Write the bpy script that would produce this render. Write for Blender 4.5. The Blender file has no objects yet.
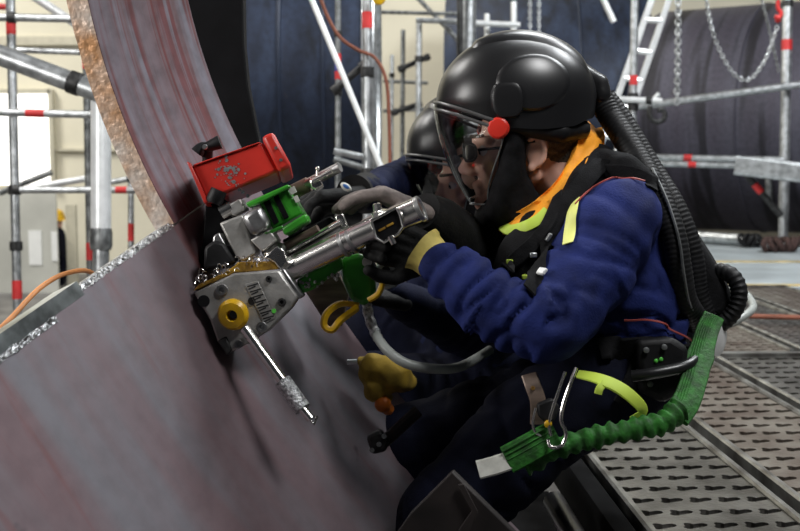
import bpy, bmesh, math, random
from mathutils import Vector, Matrix, noise
from mathutils.bvhtree import BVHTree
from mathutils.geometry import tessellate_polygon
random.seed(7)
PI = math.pi
SC = bpy.context.scene
COL = SC.collection
V = Vector

# ------------------------------------------------------------------ camera frame
FPX = 1111.0
CAMZ = 0.74
PITCH = math.atan(115.0 / FPX)
CAM = V((0, 0, CAMZ))
FWD = V((0, math.cos(PITCH), -math.sin(PITCH)))
UPV = V((0, math.sin(PITCH), math.cos(PITCH)))
RGT = V((1, 0, 0))


def cc(x, d, z):
    return CAM + RGT * x + FWD * d + UPV * z


def W(px, py, d):
    return cc((px - 400) / FPX * d, d, (265.5 - py) / FPX * d)


def S(n, d):
    """n photo pixels at distance d in metres"""
    return n * d / FPX


# ------------------------------------------------------------------ materials
def new_mat(name):
    m = bpy.data.materials.new(name)
    m.use_nodes = True
    nt = m.node_tree
    b = nt.nodes['Principled BSDF']
    return m, nt, b


def mat(name, col, rough=0.5, metal=0.0, var=0.15, scale=12.0, bump=0.0, bscale=60.0, spec=None, col2=None,
        stretch=(1, 1, 1), coat=0.0):
    m, nt, b = new_mat(name)
    N, L = nt.nodes, nt.links
    tc = N.new('ShaderNodeTexCoord')
    mp = N.new('ShaderNodeMapping')
    mp.inputs['Scale'].default_value = stretch
    L.new(tc.outputs['Object'], mp.inputs['Vector'])
    nz = N.new('ShaderNodeTexNoise')
    nz.inputs['Scale'].default_value = scale
    nz.inputs['Detail'].default_value = 6
    L.new(mp.outputs[0], nz.inputs['Vector'])
    r = N.new('ShaderNodeValToRGB')
    c2 = col2 if col2 else tuple(c * (1 - var * 2) for c in col)
    c1 = col if col2 else tuple(min(1, c * (1 + var)) for c in col)
    r.color_ramp.elements[0].position = 0.35
    r.color_ramp.elements[1].position = 0.65
    r.color_ramp.elements[0].color = (*c2, 1)
    r.color_ramp.elements[1].color = (*c1, 1)
    L.new(nz.outputs['Fac'], r.inputs['Fac'])
    L.new(r.outputs['Color'], b.inputs['Base Color'])
    b.inputs['Roughness'].default_value = rough
    b.inputs['Metallic'].default_value = metal
    if spec is not None:
        b.inputs['Specular IOR Level'].default_value = spec
    if coat:
        b.inputs['Coat Weight'].default_value = coat
        b.inputs['Coat Roughness'].default_value = 0.15
    if bump:
        n2 = N.new('ShaderNodeTexNoise')
        n2.inputs['Scale'].default_value = bscale
        n2.inputs['Detail'].default_value = 4
        L.new(mp.outputs[0], n2.inputs['Vector'])
        bp = N.new('ShaderNodeBump')
        bp.inputs['Strength'].default_value = bump
        bp.inputs['Distance'].default_value = 0.004
        L.new(n2.outputs['Fac'], bp.inputs['Height'])
        L.new(bp.outputs['Normal'], b.inputs['Normal'])
    return m


def ramp(nt, fac, stops):
    r = nt.nodes.new('ShaderNodeValToRGB')
    el = r.color_ramp.elements
    while len(el) < len(stops):
        el.new(0.5)
    for e, (p, c) in zip(el, stops):
        e.position = p
        e.color = (*c, 1) if len(c) == 3 else c
    nt.links.new(fac, r.inputs['Fac'])
    return r.outputs['Color']


def mixc(nt, fac, a, b, mode='MIX'):
    m = nt.nodes.new('ShaderNodeMix')
    m.data_type = 'RGBA'
    m.blend_type = mode
    for sock, v in ((m.inputs[0], fac), (m.inputs[6], a), (m.inputs[7], b)):
        if hasattr(v, 'is_output'):
            nt.links.new(v, sock)
        elif isinstance(v, (int, float)):
            sock.default_value = v
        else:
            sock.default_value = (*v, 1)
    return m.outputs[2]


def uvnoise(nt, scale, sx, sy, detail=6, off=0.0, dist=0.0):
    N, L = nt.nodes, nt.links
    uv = N.new('ShaderNodeUVMap')
    mp = N.new('ShaderNodeMapping')
    mp.inputs['Scale'].default_value = (sx, sy, 1)
    mp.inputs['Location'].default_value = (off, off * 1.7, off)
    L.new(uv.outputs[0], mp.inputs['Vector'])
    n = N.new('ShaderNodeTexNoise')
    n.inputs['Scale'].default_value = scale
    n.inputs['Detail'].default_value = detail
    n.inputs['Distortion'].default_value = dist
    L.new(mp.outputs[0], n.inputs['Vector'])
    return n.outputs['Fac']


def plate_mat(name, base, blue, rust, streak, rust_cut=(0.56, 0.68), rough=0.5, off=0.0, fine=1.0, lo=0.72):
    """primed steel: grey-mauve with blue-grey wipes and rust-red streaks running around the ring (uv in metres)"""
    m, nt, b = new_mat(name)
    n1 = uvnoise(nt, 3.0, 2.6 * fine, streak, 5, off)
    n2 = uvnoise(nt, 4.0, 3.2 * fine, streak * 1.3, 6, off + 3.1, 0.3)
    n3 = uvnoise(nt, 30.0, 1, 1, 6, off + 7)
    c = ramp(nt, n1, [(0.38, base), (0.62, blue)])
    k = ramp(nt, n2, [(rust_cut[0], (0, 0, 0)), (rust_cut[1], (0.85, 0.85, 0.85))])
    c = mixc(nt, k, c, rust)
    d = ramp(nt, n3, [(0.3, (lo, lo, lo)), (0.6, (1.04, 1.04, 1.04))])
    c = mixc(nt, 1.0, c, d, 'MULTIPLY')
    n4 = uvnoise(nt, 9.0, 1.0, 1.0, 3, off + 11)
    k4 = ramp(nt, n4, [(0.70, (0, 0, 0)), (0.74, (0.7, 0.7, 0.7))])
    c = mixc(nt, k4, c, (0.05, 0.045, 0.05))
    nt.links.new(c, b.inputs['Base Color'])
    b.inputs['Roughness'].default_value = rough
    b.inputs['Metallic'].default_value = 0.25
    bp = nt.nodes.new('ShaderNodeBump')
    bp.inputs['Strength'].default_value = 0.12
    bp.inputs['Distance'].default_value = 0.003
    nt.links.new(n3, bp.inputs['Height'])
    nt.links.new(bp.outputs['Normal'], b.inputs['Normal'])
    return m


def emit_mat(name, col, s):
    m, nt, b = new_mat(name)
    b.inputs['Base Color'].default_value = (*col, 1)
    b.inputs['Emission Color'].default_value = (*col, 1)
    b.inputs['Emission Strength'].default_value = s
    return m


def visor_mat():
    m, nt, b = new_mat('clear_visor_plastic')
    N, L = nt.nodes, nt.links
    out = N['Material Output']
    tr = N.new('ShaderNodeBsdfTransparent')
    tr.inputs[0].default_value = (0.93, 0.95, 0.95, 1)
    gl = N.new('ShaderNodeBsdfGlossy')
    gl.inputs['Roughness'].default_value = 0.06
    gl.inputs['Color'].default_value = (0.9, 0.93, 0.95, 1)
    lw = N.new('ShaderNodeFresnel')
    lw.inputs['IOR'].default_value = 1.55
    mx = N.new('ShaderNodeMixShader')
    L.new(lw.outputs['Fac'], mx.inputs[0])
    L.new(tr.outputs[0], mx.inputs[1])
    L.new(gl.outputs[0], mx.inputs[2])
    L.new(mx.outputs[0], out.inputs['Surface'])
    return m


M = {}
M['plate'] = plate_mat('primed_steel_plate', (0.185, 0.128, 0.140), (0.185, 0.178, 0.198), (0.19, 0.065, 0.062), 0.35,
                       (0.62, 0.76), 0.45, 0.0, 1.3, 0.90)
M['ring'] = plate_mat('streaked_steel_ring', (0.155, 0.098, 0.108), (0.19, 0.178, 0.21), (0.145, 0.034, 0.034), 0.30,
                      (0.50, 0.62), 0.5, 5.0, 4.0)
M['cut_edge'] = mat('bare_cut_steel', (0.95, 0.90, 0.84), 0.45, 0.3, col2=(0.72, 0.38, 0.18), scale=11, bump=1.0, bscale=70)
M['bevel'] = mat('milled_bevel_steel', (0.42, 0.43, 0.44), 0.3, 0.9, col2=(0.10, 0.10, 0.10), scale=90, bump=1.0, bscale=120)
M['edge_primer'] = mat('grey_primed_edge', (0.36, 0.40, 0.40), 0.28, 0.7, col2=(0.10, 0.11, 0.11), scale=16)
M['black_steel'] = mat('black_and_shaded_steel', (0.005, 0.005, 0.006), 0.6, 0.0, var=0.2, spec=0.12)  # black steel parts; also holds the shade of the ring plate beyond
M['navy_steel'] = plate_mat('navy_primed_steel', (0.012, 0.019, 0.040), (0.026, 0.040, 0.078), (0.006, 0.008, 0.014), 1.0, (0.5, 0.7), 0.55, 9.0)
M['purple_steel'] = plate_mat('plum_grey_primed_steel', (0.056, 0.050, 0.070), (0.082, 0.080, 0.108), (0.010, 0.009, 0.013), 0.10, (0.50, 0.60), 0.55, 21.0, 0.45)
M['galv'] = mat('galvanised_tube', (0.52, 0.54, 0.55), 0.38, 0.8, var=0.18, scale=25)
M['galv_dark'] = mat('weathered_galvanised_tube', (0.25, 0.26, 0.26), 0.45, 0.7, var=0.25, scale=25)
M['alu'] = mat('white_aluminium', (0.86, 0.88, 0.88), 0.35, 0.3, var=0.06)
M['red_band'] = mat('red_marking_tape', (0.62, 0.03, 0.03), 0.5, var=0.1)
M['blue_band'] = mat('blue_marking_tape', (0.05, 0.07, 0.35), 0.5, var=0.1)
M['iron'] = mat('dark_iron_coupler', (0.05, 0.05, 0.05), 0.5, 0.6, var=0.3, scale=40)
M['wall'] = mat('cream_painted_wall', (0.70, 0.66, 0.53), 0.8, var=0.05, scale=1.2)
M['wall_low'] = mat('cream_wall_moulding', (0.52, 0.49, 0.39), 0.8, var=0.05)
M['concrete'] = mat('grey_concrete', (0.16, 0.155, 0.15), 0.85, var=0.2, scale=3)
M['window'] = emit_mat('lit_window', (1.0, 0.99, 0.95), 1.6)
M['plastic_sheet'] = mat('translucent_grey_sheet', (0.55, 0.55, 0.50), 0.4, var=0.08, scale=2)
M['paper'] = mat('white_paper', (0.85, 0.86, 0.84), 0.7, var=0.02)
M['deck'] = mat('scaffold_deck_steel', (0.31, 0.30, 0.28), 0.29, 0.85, col2=(0.11, 0.105, 0.095), scale=7, bump=0.3, bscale=90)
M['deck_b'] = mat('worn_scaffold_deck_steel', (0.32, 0.29, 0.25), 0.40, 0.75, col2=(0.15, 0.115, 0.095), scale=6, bump=0.3, bscale=90)
M['rail'] = mat('deck_side_rail', (0.45, 0.45, 0.43), 0.33, 0.8, col2=(0.14, 0.13, 0.12), scale=10)
M['sheet'] = mat('blue_grey_deck_sheet', (0.44, 0.49, 0.51), 0.45, 0.2, var=0.12, scale=3)
M['ply'] = mat('pale_plywood_edge', (0.55, 0.42, 0.18), 0.7, var=0.2)
M['rubber'] = mat('black_rubber', (0.008, 0.008, 0.009), 0.55, spec=0.3, var=0.3, scale=40, bump=0.2)
M['mat_shade'] = mat('shade_black_board', (0.006, 0.006, 0.0065), 0.9, var=0.3, spec=0.1)  # black that stands for the shade beside and below the workers
M['chrome'] = mat('polished_steel', (0.82, 0.80, 0.77), 0.24, 1.0, var=0.05, scale=30)
M['steel'] = mat('brushed_steel', (0.42, 0.42, 0.42), 0.36, 0.9, var=0.18, scale=40)
M['gear'] = mat('cast_gearbox_steel', (0.52, 0.51, 0.49), 0.45, 0.6, col2=(0.30, 0.29, 0.27), scale=18, bump=0.35, bscale=80)
M['knurl'] = mat('knurled_steel', (0.62, 0.63, 0.64), 0.35, 0.8, var=0.3, scale=160, bump=1.0, bscale=260)
M['red'] = mat('red_motor_paint', (0.56, 0.028, 0.018), 0.42, var=0.12, scale=9, coat=0.05)
M['green'] = mat('green_machine_paint', (0.035, 0.26, 0.02), 0.35, var=0.2, scale=20, coat=0.3)
M['gold'] = mat('brass_orange_reflection', (0.62, 0.36, 0.05), 0.3, 0.4, col2=(0.20, 0.11, 0.03), scale=45, bump=0.6, bscale=90)  # brass tone; on the chamfer strip it paints an orange reflection
M['yellow'] = mat('yellow_plastic', (0.72, 0.42, 0.01), 0.35, var=0.15, scale=30)
M['tan'] = mat('tan_steel', (0.20, 0.145, 0.115), 0.5, 0.3, var=0.2, stretch=(1, 1, 6))
M['brown_steel'] = mat('brown_steel_angle', (0.020, 0.015, 0.014), 0.6, 0.2, var=0.3)
M['hose_grey'] = mat('grey_air_hose', (0.33, 0.35, 0.33), 0.4, var=0.1)
M['orange_cable'] = mat('orange_cable_rubber', (0.72, 0.30, 0.10), 0.5, var=0.1)
M['brown_cable'] = mat('red_brown_cable', (0.20, 0.06, 0.03), 0.5, var=0.1)
M['rope'] = mat('brown_rope', (0.06, 0.03, 0.025), 0.9, var=0.4, scale=60, bump=0.8)
M['ochre'] = mat('mustard_cloth', (0.32, 0.21, 0.02), 0.8, var=0.25, scale=20, bump=0.3)
M['orange_ball'] = mat('orange_plastic', (0.65, 0.16, 0.01), 0.5)
M['skin'] = mat('skin', (0.74, 0.43, 0.33), 0.5, var=0.06, scale=20)
M['hair'] = mat('cropped_brown_hair', (0.12, 0.092, 0.065), 0.8, var=0.3, scale=120, bump=0.8, bscale=300)
M['eye'] = mat('eye_white', (0.75, 0.72, 0.7), 0.2, var=0.01)
M['iris'] = mat('eye_iris', (0.05, 0.06, 0.07), 0.2, var=0.01)
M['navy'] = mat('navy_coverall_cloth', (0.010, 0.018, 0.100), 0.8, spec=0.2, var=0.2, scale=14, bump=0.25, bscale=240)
M['navy_dark'] = mat('shade_dark_navy_cloth', (0.004, 0.005, 0.014), 0.85, spec=0.12, var=0.2, scale=14, bump=0.25, bscale=240)  # coverall navy darkened, putting the shade on the legs into the trousers
M['navy_shaded'] = mat('shaded_navy_coverall_cloth', (0.005, 0.008, 0.030), 0.8, spec=0.15, var=0.2, scale=14, bump=0.25, bscale=240)  # darker copy of the navy cloth, holding the second worker's shade
M['helmet'] = mat('satin_black_helmet', (0.012, 0.012, 0.013), 0.33, var=0.1, scale=6, spec=0.6)
M['helmet_edge'] = mat('grey_helmet_trim', (0.09, 0.09, 0.09), 0.35, var=0.1)
M['visor'] = visor_mat()
M['knob_red'] = mat('red_plastic', (0.75, 0.035, 0.02), 0.4, var=0.05)
M['cloth_black'] = mat('black_cloth', (0.007, 0.007, 0.008), 0.85, spec=0.15, var=0.2, scale=60, bump=0.3, bscale=300)
M['orange'] = mat('orange_cloth', (0.95, 0.36, 0.015), 0.75, var=0.08, scale=16, bump=0.2, bscale=200)
M['lime'] = mat('lime_trim', (0.55, 0.72, 0.08), 0.6, var=0.06)
M['hivis'] = mat('pale_yellow_reflector', (0.75, 0.78, 0.22), 0.5, var=0.05)
M['strap_red'] = mat('red_piping', (0.35, 0.06, 0.05), 0.6)
M['glove'] = mat('grey_brown_glove', (0.20, 0.165, 0.15), 0.75, var=0.2, scale=40, bump=0.3, bscale=200)
M['glove_black'] = mat('black_glove', (0.008, 0.008, 0.008), 0.7, spec=0.2, var=0.2, scale=40, bump=0.3, bscale=200)
M['cuff'] = mat('yellow_glove_cuff', (0.62, 0.50, 0.13), 0.75, var=0.12, scale=30)
M['lanyard'] = mat('green_webbing', (0.016, 0.135, 0.010), 0.7, var=0.3, scale=50, bump=0.5, bscale=140)
M['tag_white'] = mat('off_white_tag', (0.62, 0.62, 0.56), 0.6, var=0.12, scale=40)
M['white_plastic'] = mat('white_plastic', (0.75, 0.76, 0.75), 0.4, var=0.03)
M['green_led'] = mat('bright_green_button', (0.12, 0.60, 0.08), 0.4, var=0.03)
M['glass_dark'] = mat('tinted_spectacle_lens', (0.01, 0.01, 0.012), 0.12, var=0.1)
M['logo_blue'] = mat('blue_logo_print', (0.03, 0.12, 0.35), 0.5)


# ------------------------------------------------------------------ object helpers
def obj(name, bm, m, parent=None, smooth=True, bevel=0.0, angle=35, seg=2):
    if isinstance(bm, bmesh.types.BMesh):
        me = bpy.data.meshes.new(name)
        bmesh.ops.recalc_face_normals(bm, faces=bm.faces)
        bm.to_mesh(me)
        bm.free()
    else:
        me = bm
        me.name = name
    o = bpy.data.objects.new(name, me)
    COL.objects.link(o)
    me.materials.clear()
    me.materials.append(m)
    if smooth:
        me.polygons.foreach_set('use_smooth', [True] * len(me.polygons))
        me.set_sharp_from_angle(angle=math.radians(angle))
    if bevel:
        b = o.modifiers.new('bevel', 'BEVEL')
        b.width = bevel
        b.segments = seg
        b.limit_method = 'ANGLE'
        b.angle_limit = math.radians(40)
    if parent is not None:
        o.parent = parent
        o.matrix_parent_inverse = WM(parent).inverted()
    return o


def WM(o):
    m = o.matrix_basis.copy()
    if o.parent:
        m = WM(o.parent) @ o.matrix_parent_inverse @ m
    return m


def thing(name, label, cat, loc, group=None):
    o = bpy.data.objects.new(name, None)
    o.empty_display_size = 0.05
    COL.objects.link(o)
    o.location = loc
    o['label'] = label
    o['category'] = cat
    if group:
        o['group'] = group
    return o


def tag(o, label, cat, group=None, kind=None):
    o['label'] = label
    o['category'] = cat
    if group:
        o['group'] = group
    if kind:
        o['kind'] = kind
    return o


def struct(o):
    o['kind'] = 'structure'
    return o


def B():
    return bmesh.new()


def add_box(bm, c, size, rot=None):
    mt = Matrix.Translation(V(c)) @ (rot.to_4x4() if rot else Matrix.Identity(4)) @ Matrix.Diagonal((*size, 1))
    bmesh.ops.create_cube(bm, size=1.0, matrix=mt)
    return bm


def frame_of(d):
    d = d.normalized()
    a = V((0, 0, 1)) if abs(d.z) < 0.95 else V((1, 0, 0))
    x = a.cross(d).normalized()
    return x, d.cross(x).normalized(), d


def add_tube(bm, pts, r, n=12, cap=True, flat=None, up=None):
    """sweep along pts; r a number, list or function of 0..1; flat=(w,h) sweeps a rounded flat band; up keeps its face"""
    pts = [V(p) for p in pts]
    k = len(pts)
    rings = []
    x = None
    for i, p in enumerate(pts):
        t = (pts[min(i + 1, k - 1)] - pts[max(i - 1, 0)]).normalized()
        if up is not None:
            u = up[i] if isinstance(up, list) else up
            y = (u - t * u.dot(t)).normalized()
            x = t.cross(y).normalized()
        else:
            if x is None:
                x = frame_of(t)[0]
            x = (x - t * x.dot(t)).normalized()
            y = t.cross(x)
        rr = r(i / (k - 1)) if callable(r) else (r[i] if isinstance(r, (list, tuple)) else r)
        ring = []
        for j in range(n):
            a = 2 * PI * j / n
            ca, sa = math.cos(a), math.sin(a)
            if flat:
                ca = math.copysign(abs(ca) ** 0.5, ca) * flat[0]
                sa = math.copysign(abs(sa) ** 0.5, sa) * flat[1]
                ring.append(bm.verts.new(p + x * ca * rr + y * sa * rr))
            else:
                ring.append(bm.verts.new(p + x * ca * rr + y * sa * rr))
        rings.append(ring)
    for a, b in zip(rings, rings[1:]):
        for j in range(n):
            bm.faces.new((a[j], a[(j + 1) % n], b[(j + 1) % n], b[j]))
    if cap:
        bm.faces.new(rings[0][::-1])
        bm.faces.new(rings[-1])
    return bm


def spline(pts, n=8):
    P = [V(p) for p in pts]
    out = []
    for i in range(len(P) - 1):
        p0, p1, p2, p3 = P[max(i - 1, 0)], P[i], P[i + 1], P[min(i + 2, len(P) - 1)]
        for j in range(n):
            t = j / n
            out.append(0.5 * ((2 * p1) + (p2 - p0) * t + (2 * p0 - 5 * p1 + 4 * p2 - p3) * t * t + (3 * p1 - p0 - 3 * p2 + p3) * t ** 3))
    out.append(P[-1])
    return out


def Ws(lst):
    return [W(*p) for p in lst]


def add_lathe(bm, o, axis, prof, n=24):
    """profile [(r, h)] about axis through o"""
    x, y, z = frame_of(V(axis))
    rings = []
    for r, h in prof:
        rings.append([bm.verts.new(V(o) + z * h + (x * math.cos(2 * PI * j / n) + y * math.sin(2 * PI * j / n)) * max(r, 1e-5)) for j in range(n)])
    for a, b in zip(rings, rings[1:]):
        for j in range(n):
            bm.faces.new((a[j], a[(j + 1) % n], b[(j + 1) % n], b[j]))
    bm.faces.new(rings[0][::-1])
    bm.faces.new(rings[-1])
    return bm


def add_prism(bm, px, d, th, back=None):
    """plate with its outline read at distance d, real thickness th running away from the viewer (or along back)"""
    bk = (V(back).normalized() if back is not None else FWD) * th
    f = [bm.verts.new(W(p[0], p[1], p[2] if len(p) > 2 else d)) for p in px]
    g = [bm.verts.new(v.co + bk) for v in f]
    n = len(f)
    bm.faces.new(f)
    bm.faces.new(g[::-1])
    for i in range(n):
        bm.faces.new((f[i], g[i], g[(i + 1) % n], f[(i + 1) % n]))
    return bm


def add_ball(bm, c, r, rot=None, u=16, v=10):
    r = (r, r, r) if isinstance(r, (int, float)) else r
    mt = Matrix.Translation(V(c)) @ (rot.to_4x4() if rot else Matrix.Identity(4)) @ Matrix.Diagonal((*r, 1))
    bmesh.ops.create_uvsphere(bm, u_segments=u, v_segments=v, radius=1.0, matrix=mt)
    return bm


def add_caps(bm, p, q, r0, r1, n=14):
    """closed tapered capsule"""
    p, q = V(p), V(q)
    ax = q - p
    L = ax.length
    if L < 1e-6:
        return add_ball(bm, p, max(r0, r1))
    x, y, z = frame_of(ax)
    rings = []
    prof = []
    for k in range(6):
        a = PI / 2 * k / 5
        prof.append((r0 * math.sin(a), -r0 * math.cos(a)))
    for k in range(6):
        a = PI / 2 * k / 5
        prof.append((r1 * math.cos(a), L + r1 * math.sin(a)))
    for r, h in prof:
        rings.append([bm.verts.new(p + z * h + (x * math.cos(2 * PI * j / n) + y * math.sin(2 * PI * j / n)) * max(r, r0 * 0.02)) for j in range(n)])
    for a, b in zip(rings, rings[1:]):
        for j in range(n):
            bm.faces.new((a[j], a[(j + 1) % n], b[(j + 1) % n], b[j]))
    bm.faces.new(rings[0][::-1])
    bm.faces.new(rings[-1])
    return bm


def add_chain_caps(bm, pts):
    """pts: [(Vector, r), ...]"""
    for (p, a), (q, b) in zip(pts, pts[1:]):
        add_caps(bm, p, q, a, b)
    return bm


def fuse(bm, voxel, smooth=4):
    """one continuous skin over overlapping closed shells"""
    me = bpy.data.meshes.new('tmp')
    bmesh.ops.recalc_face_normals(bm, faces=bm.faces)
    bm.to_mesh(me)
    bm.free()
    o = bpy.data.objects.new('tmp', me)
    COL.objects.link(o)
    r = o.modifiers.new('r', 'REMESH')
    r.mode = 'VOXEL'
    r.voxel_size = voxel
    if smooth:
        s = o.modifiers.new('s', 'SMOOTH')
        s.factor = 0.5
        s.iterations = smooth
    dg = bpy.context.evaluated_depsgraph_get()
    ev = o.evaluated_get(dg)
    m2 = bpy.data.meshes.new_from_object(ev, preserve_all_data_layers=False, depsgraph=dg)
    bpy.data.objects.remove(o, do_unlink=True)
    bpy.data.meshes.remove(me)
    return m2


def add_grid(bm, fn, nu, nv, uvs=None, th=0.0, nfn=None):
    """open surface fn(u,v); with th a closed slab, pushed along nfn"""
    lay = bm.loops.layers.uv.verify()
    g = [[bm.verts.new(fn(i / nu, j / nv)) for j in range(nv + 1)] for i in range(nu + 1)]
    for i in range(nu):
        for j in range(nv):
            f = bm.faces.new((g[i][j], g[i + 1][j], g[i + 1][j + 1], g[i][j + 1]))
            if uvs:
                for l, (a, b) in zip(f.loops, ((i, j), (i + 1, j), (i + 1, j + 1), (i, j + 1))):
                    l[lay].uv = uvs(a / nu, b / nv)
    return g


def slab(name, fnf, fnb, nu, nv, uvs, m, parent=None, m_edge=None, smooth=True):
    bm = B()
    gf = add_grid(bm, fnf, nu, nv, uvs)
    gb = add_grid(bm, fnb, nu, nv, uvs)
    edge = []
    for i in range(nu):
        edge.append(bm.faces.new((gf[i][0], gb[i][0], gb[i + 1][0], gf[i + 1][0])))
        edge.append(bm.faces.new((gf[i][nv], gf[i + 1][nv], gb[i + 1][nv], gb[i][nv])))
    for j in range(nv):
        edge.append(bm.faces.new((gf[0][j], gf[0][j + 1], gb[0][j + 1], gb[0][j])))
        edge.append(bm.faces.new((gf[nu][j], gb[nu][j], gb[nu][j + 1], gf[nu][j + 1])))
    o = obj(name, bm, m, parent, smooth, angle=50)
    return o


# ------------------------------------------------------------------ the curved steel being worked on
A_ = V((0.18, 0.55, 0.225))                  # along the ring's axis, view frame
T_ = V((0.4664, 0.1998, -0.862))             # down the surface
N_ = V((0.837, -0.419, 0.356))               # facing the worker
S0 = V((-0.558, 1.55, -0.112))


def plate_pt(s, v, R, off=0.0):
    """s along the axis, v metres down the surface (negative: up), off metres outward behind the face"""
    a = v / R
    p = S0 + A_ * s + T_ * ((R + off) * math.sin(a)) + N_ * (R - (R + off) * math.cos(a))
    return cc(*p)


LP = lambda s, v, off=0.0: plate_pt(s, v, 3.2, off)
RP = lambda s, v, off=0.0: plate_pt(s, v, 1.1, off)
TH = 0.045
TR = 0.032
# lower plate: bevelled half, then the uncut half nearer the viewer
lower = thing('curved_steel_plate', 'mauve grey curved steel plate sloping under the bevelling machine, lower left', 'steel plate', LP(0.5, 0.6))
SN = 0.335
slab('plate_wall', lambda u, v: LP(-1.8 + 3.17 * u, 0.003 + 1.5 * v), lambda u, v: LP(-1.8 + 3.17 * u, 0.003 + 1.5 * v, TH), 48, 40,
     lambda u, v: (u * 1.96, v * 1.5), M['plate'], lower)
# uncut lip standing along the near half of the top edge
slab('uncut_lip', lambda u, v: LP(-1.8 + (1.8 + SN) * u, -0.014 + 0.024 * v, -0.0005), lambda u, v: LP(-1.8 + (1.8 + SN) * u, -0.014 + 0.024 * v, TH + 0.006), 30, 2,
     lambda u, v: (u, v), M['edge_primer'], lower)
tagp = slab('milled_bevel', lambda u, v: LP(SN + (0.83 - SN) * u, 0.004 - 0.010 * v + 0.004 * noise.noise((u * 60, v * 3, 1)), -0.001 + 0.010 * v + 0.003 * noise.noise((u * 90, v * 5, 7))),
            lambda u, v: LP(SN + (0.83 - SN) * u, 0.004 - 0.010 * v, 0.02 + 0.012 * v), 110, 4, lambda u, v: (u, v), M['bevel'], lower, smooth=False)
t2 = slab('bare_chamfer', lambda u, v: LP(-0.9 + 1.1 * u, 0.020 - 0.010 * v + 0.003 * noise.noise((u * 30, v * 3, 4)), -0.002),
          lambda u, v: LP(-0.9 + 1.1 * u, 0.020 - 0.010 * v, 0.01), 60, 3, lambda u, v: (u, v), M['bevel'], lower, smooth=False)
tagp['label'] = 'rough bright milled edge'

ring = thing('curved_steel_ring', 'red streaked curved steel ring rising out of the frame above the machine', 'steel ring', RP(1.0, -0.2))
slab('ring_wall', lambda u, v: RP(0.835 + 0.56 * u, -1.1 * v), lambda u, v: RP(0.835 + 0.56 * u, -1.1 * v, TR), 16, 40,
     lambda u, v: (u * 0.335, v * 1.1), M['ring'], ring)
e = slab('flame_cut_edge', lambda u, v: RP(0.832 - 0.006 * u + 0.002 * noise.noise((u * 9, v * 90, 2)), -0.001 - 1.1 * v, 0.001 + (TR + 0.006) * u),
         lambda u, v: RP(0.84, -0.001 - 1.1 * v, 0.001 + (TR + 0.006) * u), 6, 130, lambda u, v: (u, v), M['cut_edge'], ring, smooth=False)
e['label'] = 'bright orange-tinged flame-cut edge'
# dark joint line between the ring and the plate
# neighbouring ring plate beyond, its shade put into the near-black colour
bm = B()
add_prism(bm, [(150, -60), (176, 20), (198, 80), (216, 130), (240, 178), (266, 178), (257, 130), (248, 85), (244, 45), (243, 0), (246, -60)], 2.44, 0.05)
o = obj('shaded_steel_ring', bm, M['black_steel'], None, bevel=0.004)
tag(o, 'narrow steel ring, shade painted near black, behind the red streaked curved ring', 'steel ring')

# ------------------------------------------------------------------ hall
bm = B(); add_box(bm, (0, 13.1, 2.5), (30, 0.2, 8)); struct(obj('wall_back', bm, M['wall'], smooth=False))
bm = B(); add_box(bm, (0, 5.0, -0.75), (30, 18, 0.1)); struct(obj('floor', bm, M['concrete'], smooth=False))
bm = B(); p = W(50, 42, 12.9); add_box(bm, (p.x, 12.97, p.z), (4.2, 0.06, 0.1)); struct(obj('trim_1', bm, M['wall_low'], smooth=False))
bm = B(); p = W(50, 150, 12.9); add_box(bm, (p.x + 1.0, 12.97, W(0, 150, 12.9).z), (2.2, 0.06, 0.03)); struct(obj('trim_2', bm, M['wall_low'], smooth=False))
a, b = W(-60, 92, 12.9), W(54, 185, 12.9)
bm = B(); add_box(bm, ((a.x + b.x) / 2, 12.95, (a.z + b.z) / 2), (b.x - a.x, 0.06, a.z - b.z)); w = struct(obj('window_1', bm, M['window'], smooth=False))
bm = B()
for q in (0, 1):
    add_box(bm, ((a.x, b.x)[q], 12.93, (a.z + b.z) / 2), (0.05, 0.1, a.z - b.z + 0.05))
add_box(bm, ((a.x + b.x) / 2, 12.93, a.z), (b.x - a.x, 0.1, 0.05))
obj('window_frame', bm, M['wall_low'], w, smooth=False)
# translucent sheet screen under the window
a, b = W(-60, 190, 11.2), W(56, 330, 11.2)
dr = thing('plastic_screen', 'pale grey hanging plastic screen with paper sheets taped on, far left below the bright window', 'screen', ((a.x + b.x) / 2, a.y, b.z))
bm = B(); add_box(bm, ((a.x + b.x) / 2, a.y, (a.z + b.z) / 2), (b.x - a.x, 0.04, a.z - b.z)); obj('sheet', bm, M['plastic_sheet'], dr, smooth=False)
for k, (x0, y0, x1, y1) in enumerate([(26, 231, 39, 266), (49, 232, 55, 262)]):
    c, d = W(x0, y0, 11.15), W(x1, y1, 11.15)
    bm = B(); add_box(bm, ((c.x + d.x) / 2, a.y - 0.026, (c.z + d.z) / 2), (d.x - c.x, 0.006, c.z - d.z)); obj('notice', bm, M['paper'], dr, smooth=False)
# small partition panel right of the gap
a, b = W(66, 205, 11.6), W(76, 330, 11.6)
bm = B(); add_box(bm, ((a.x + b.x) / 2, a.y, (a.z + b.z) / 2), (b.x - a.x, 0.06, a.z - b.z)); tag(obj('partition_post', bm, M['wall_low'], smooth=False), 'slim tan upright on the far wall right of the distant person', 'post')


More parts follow.
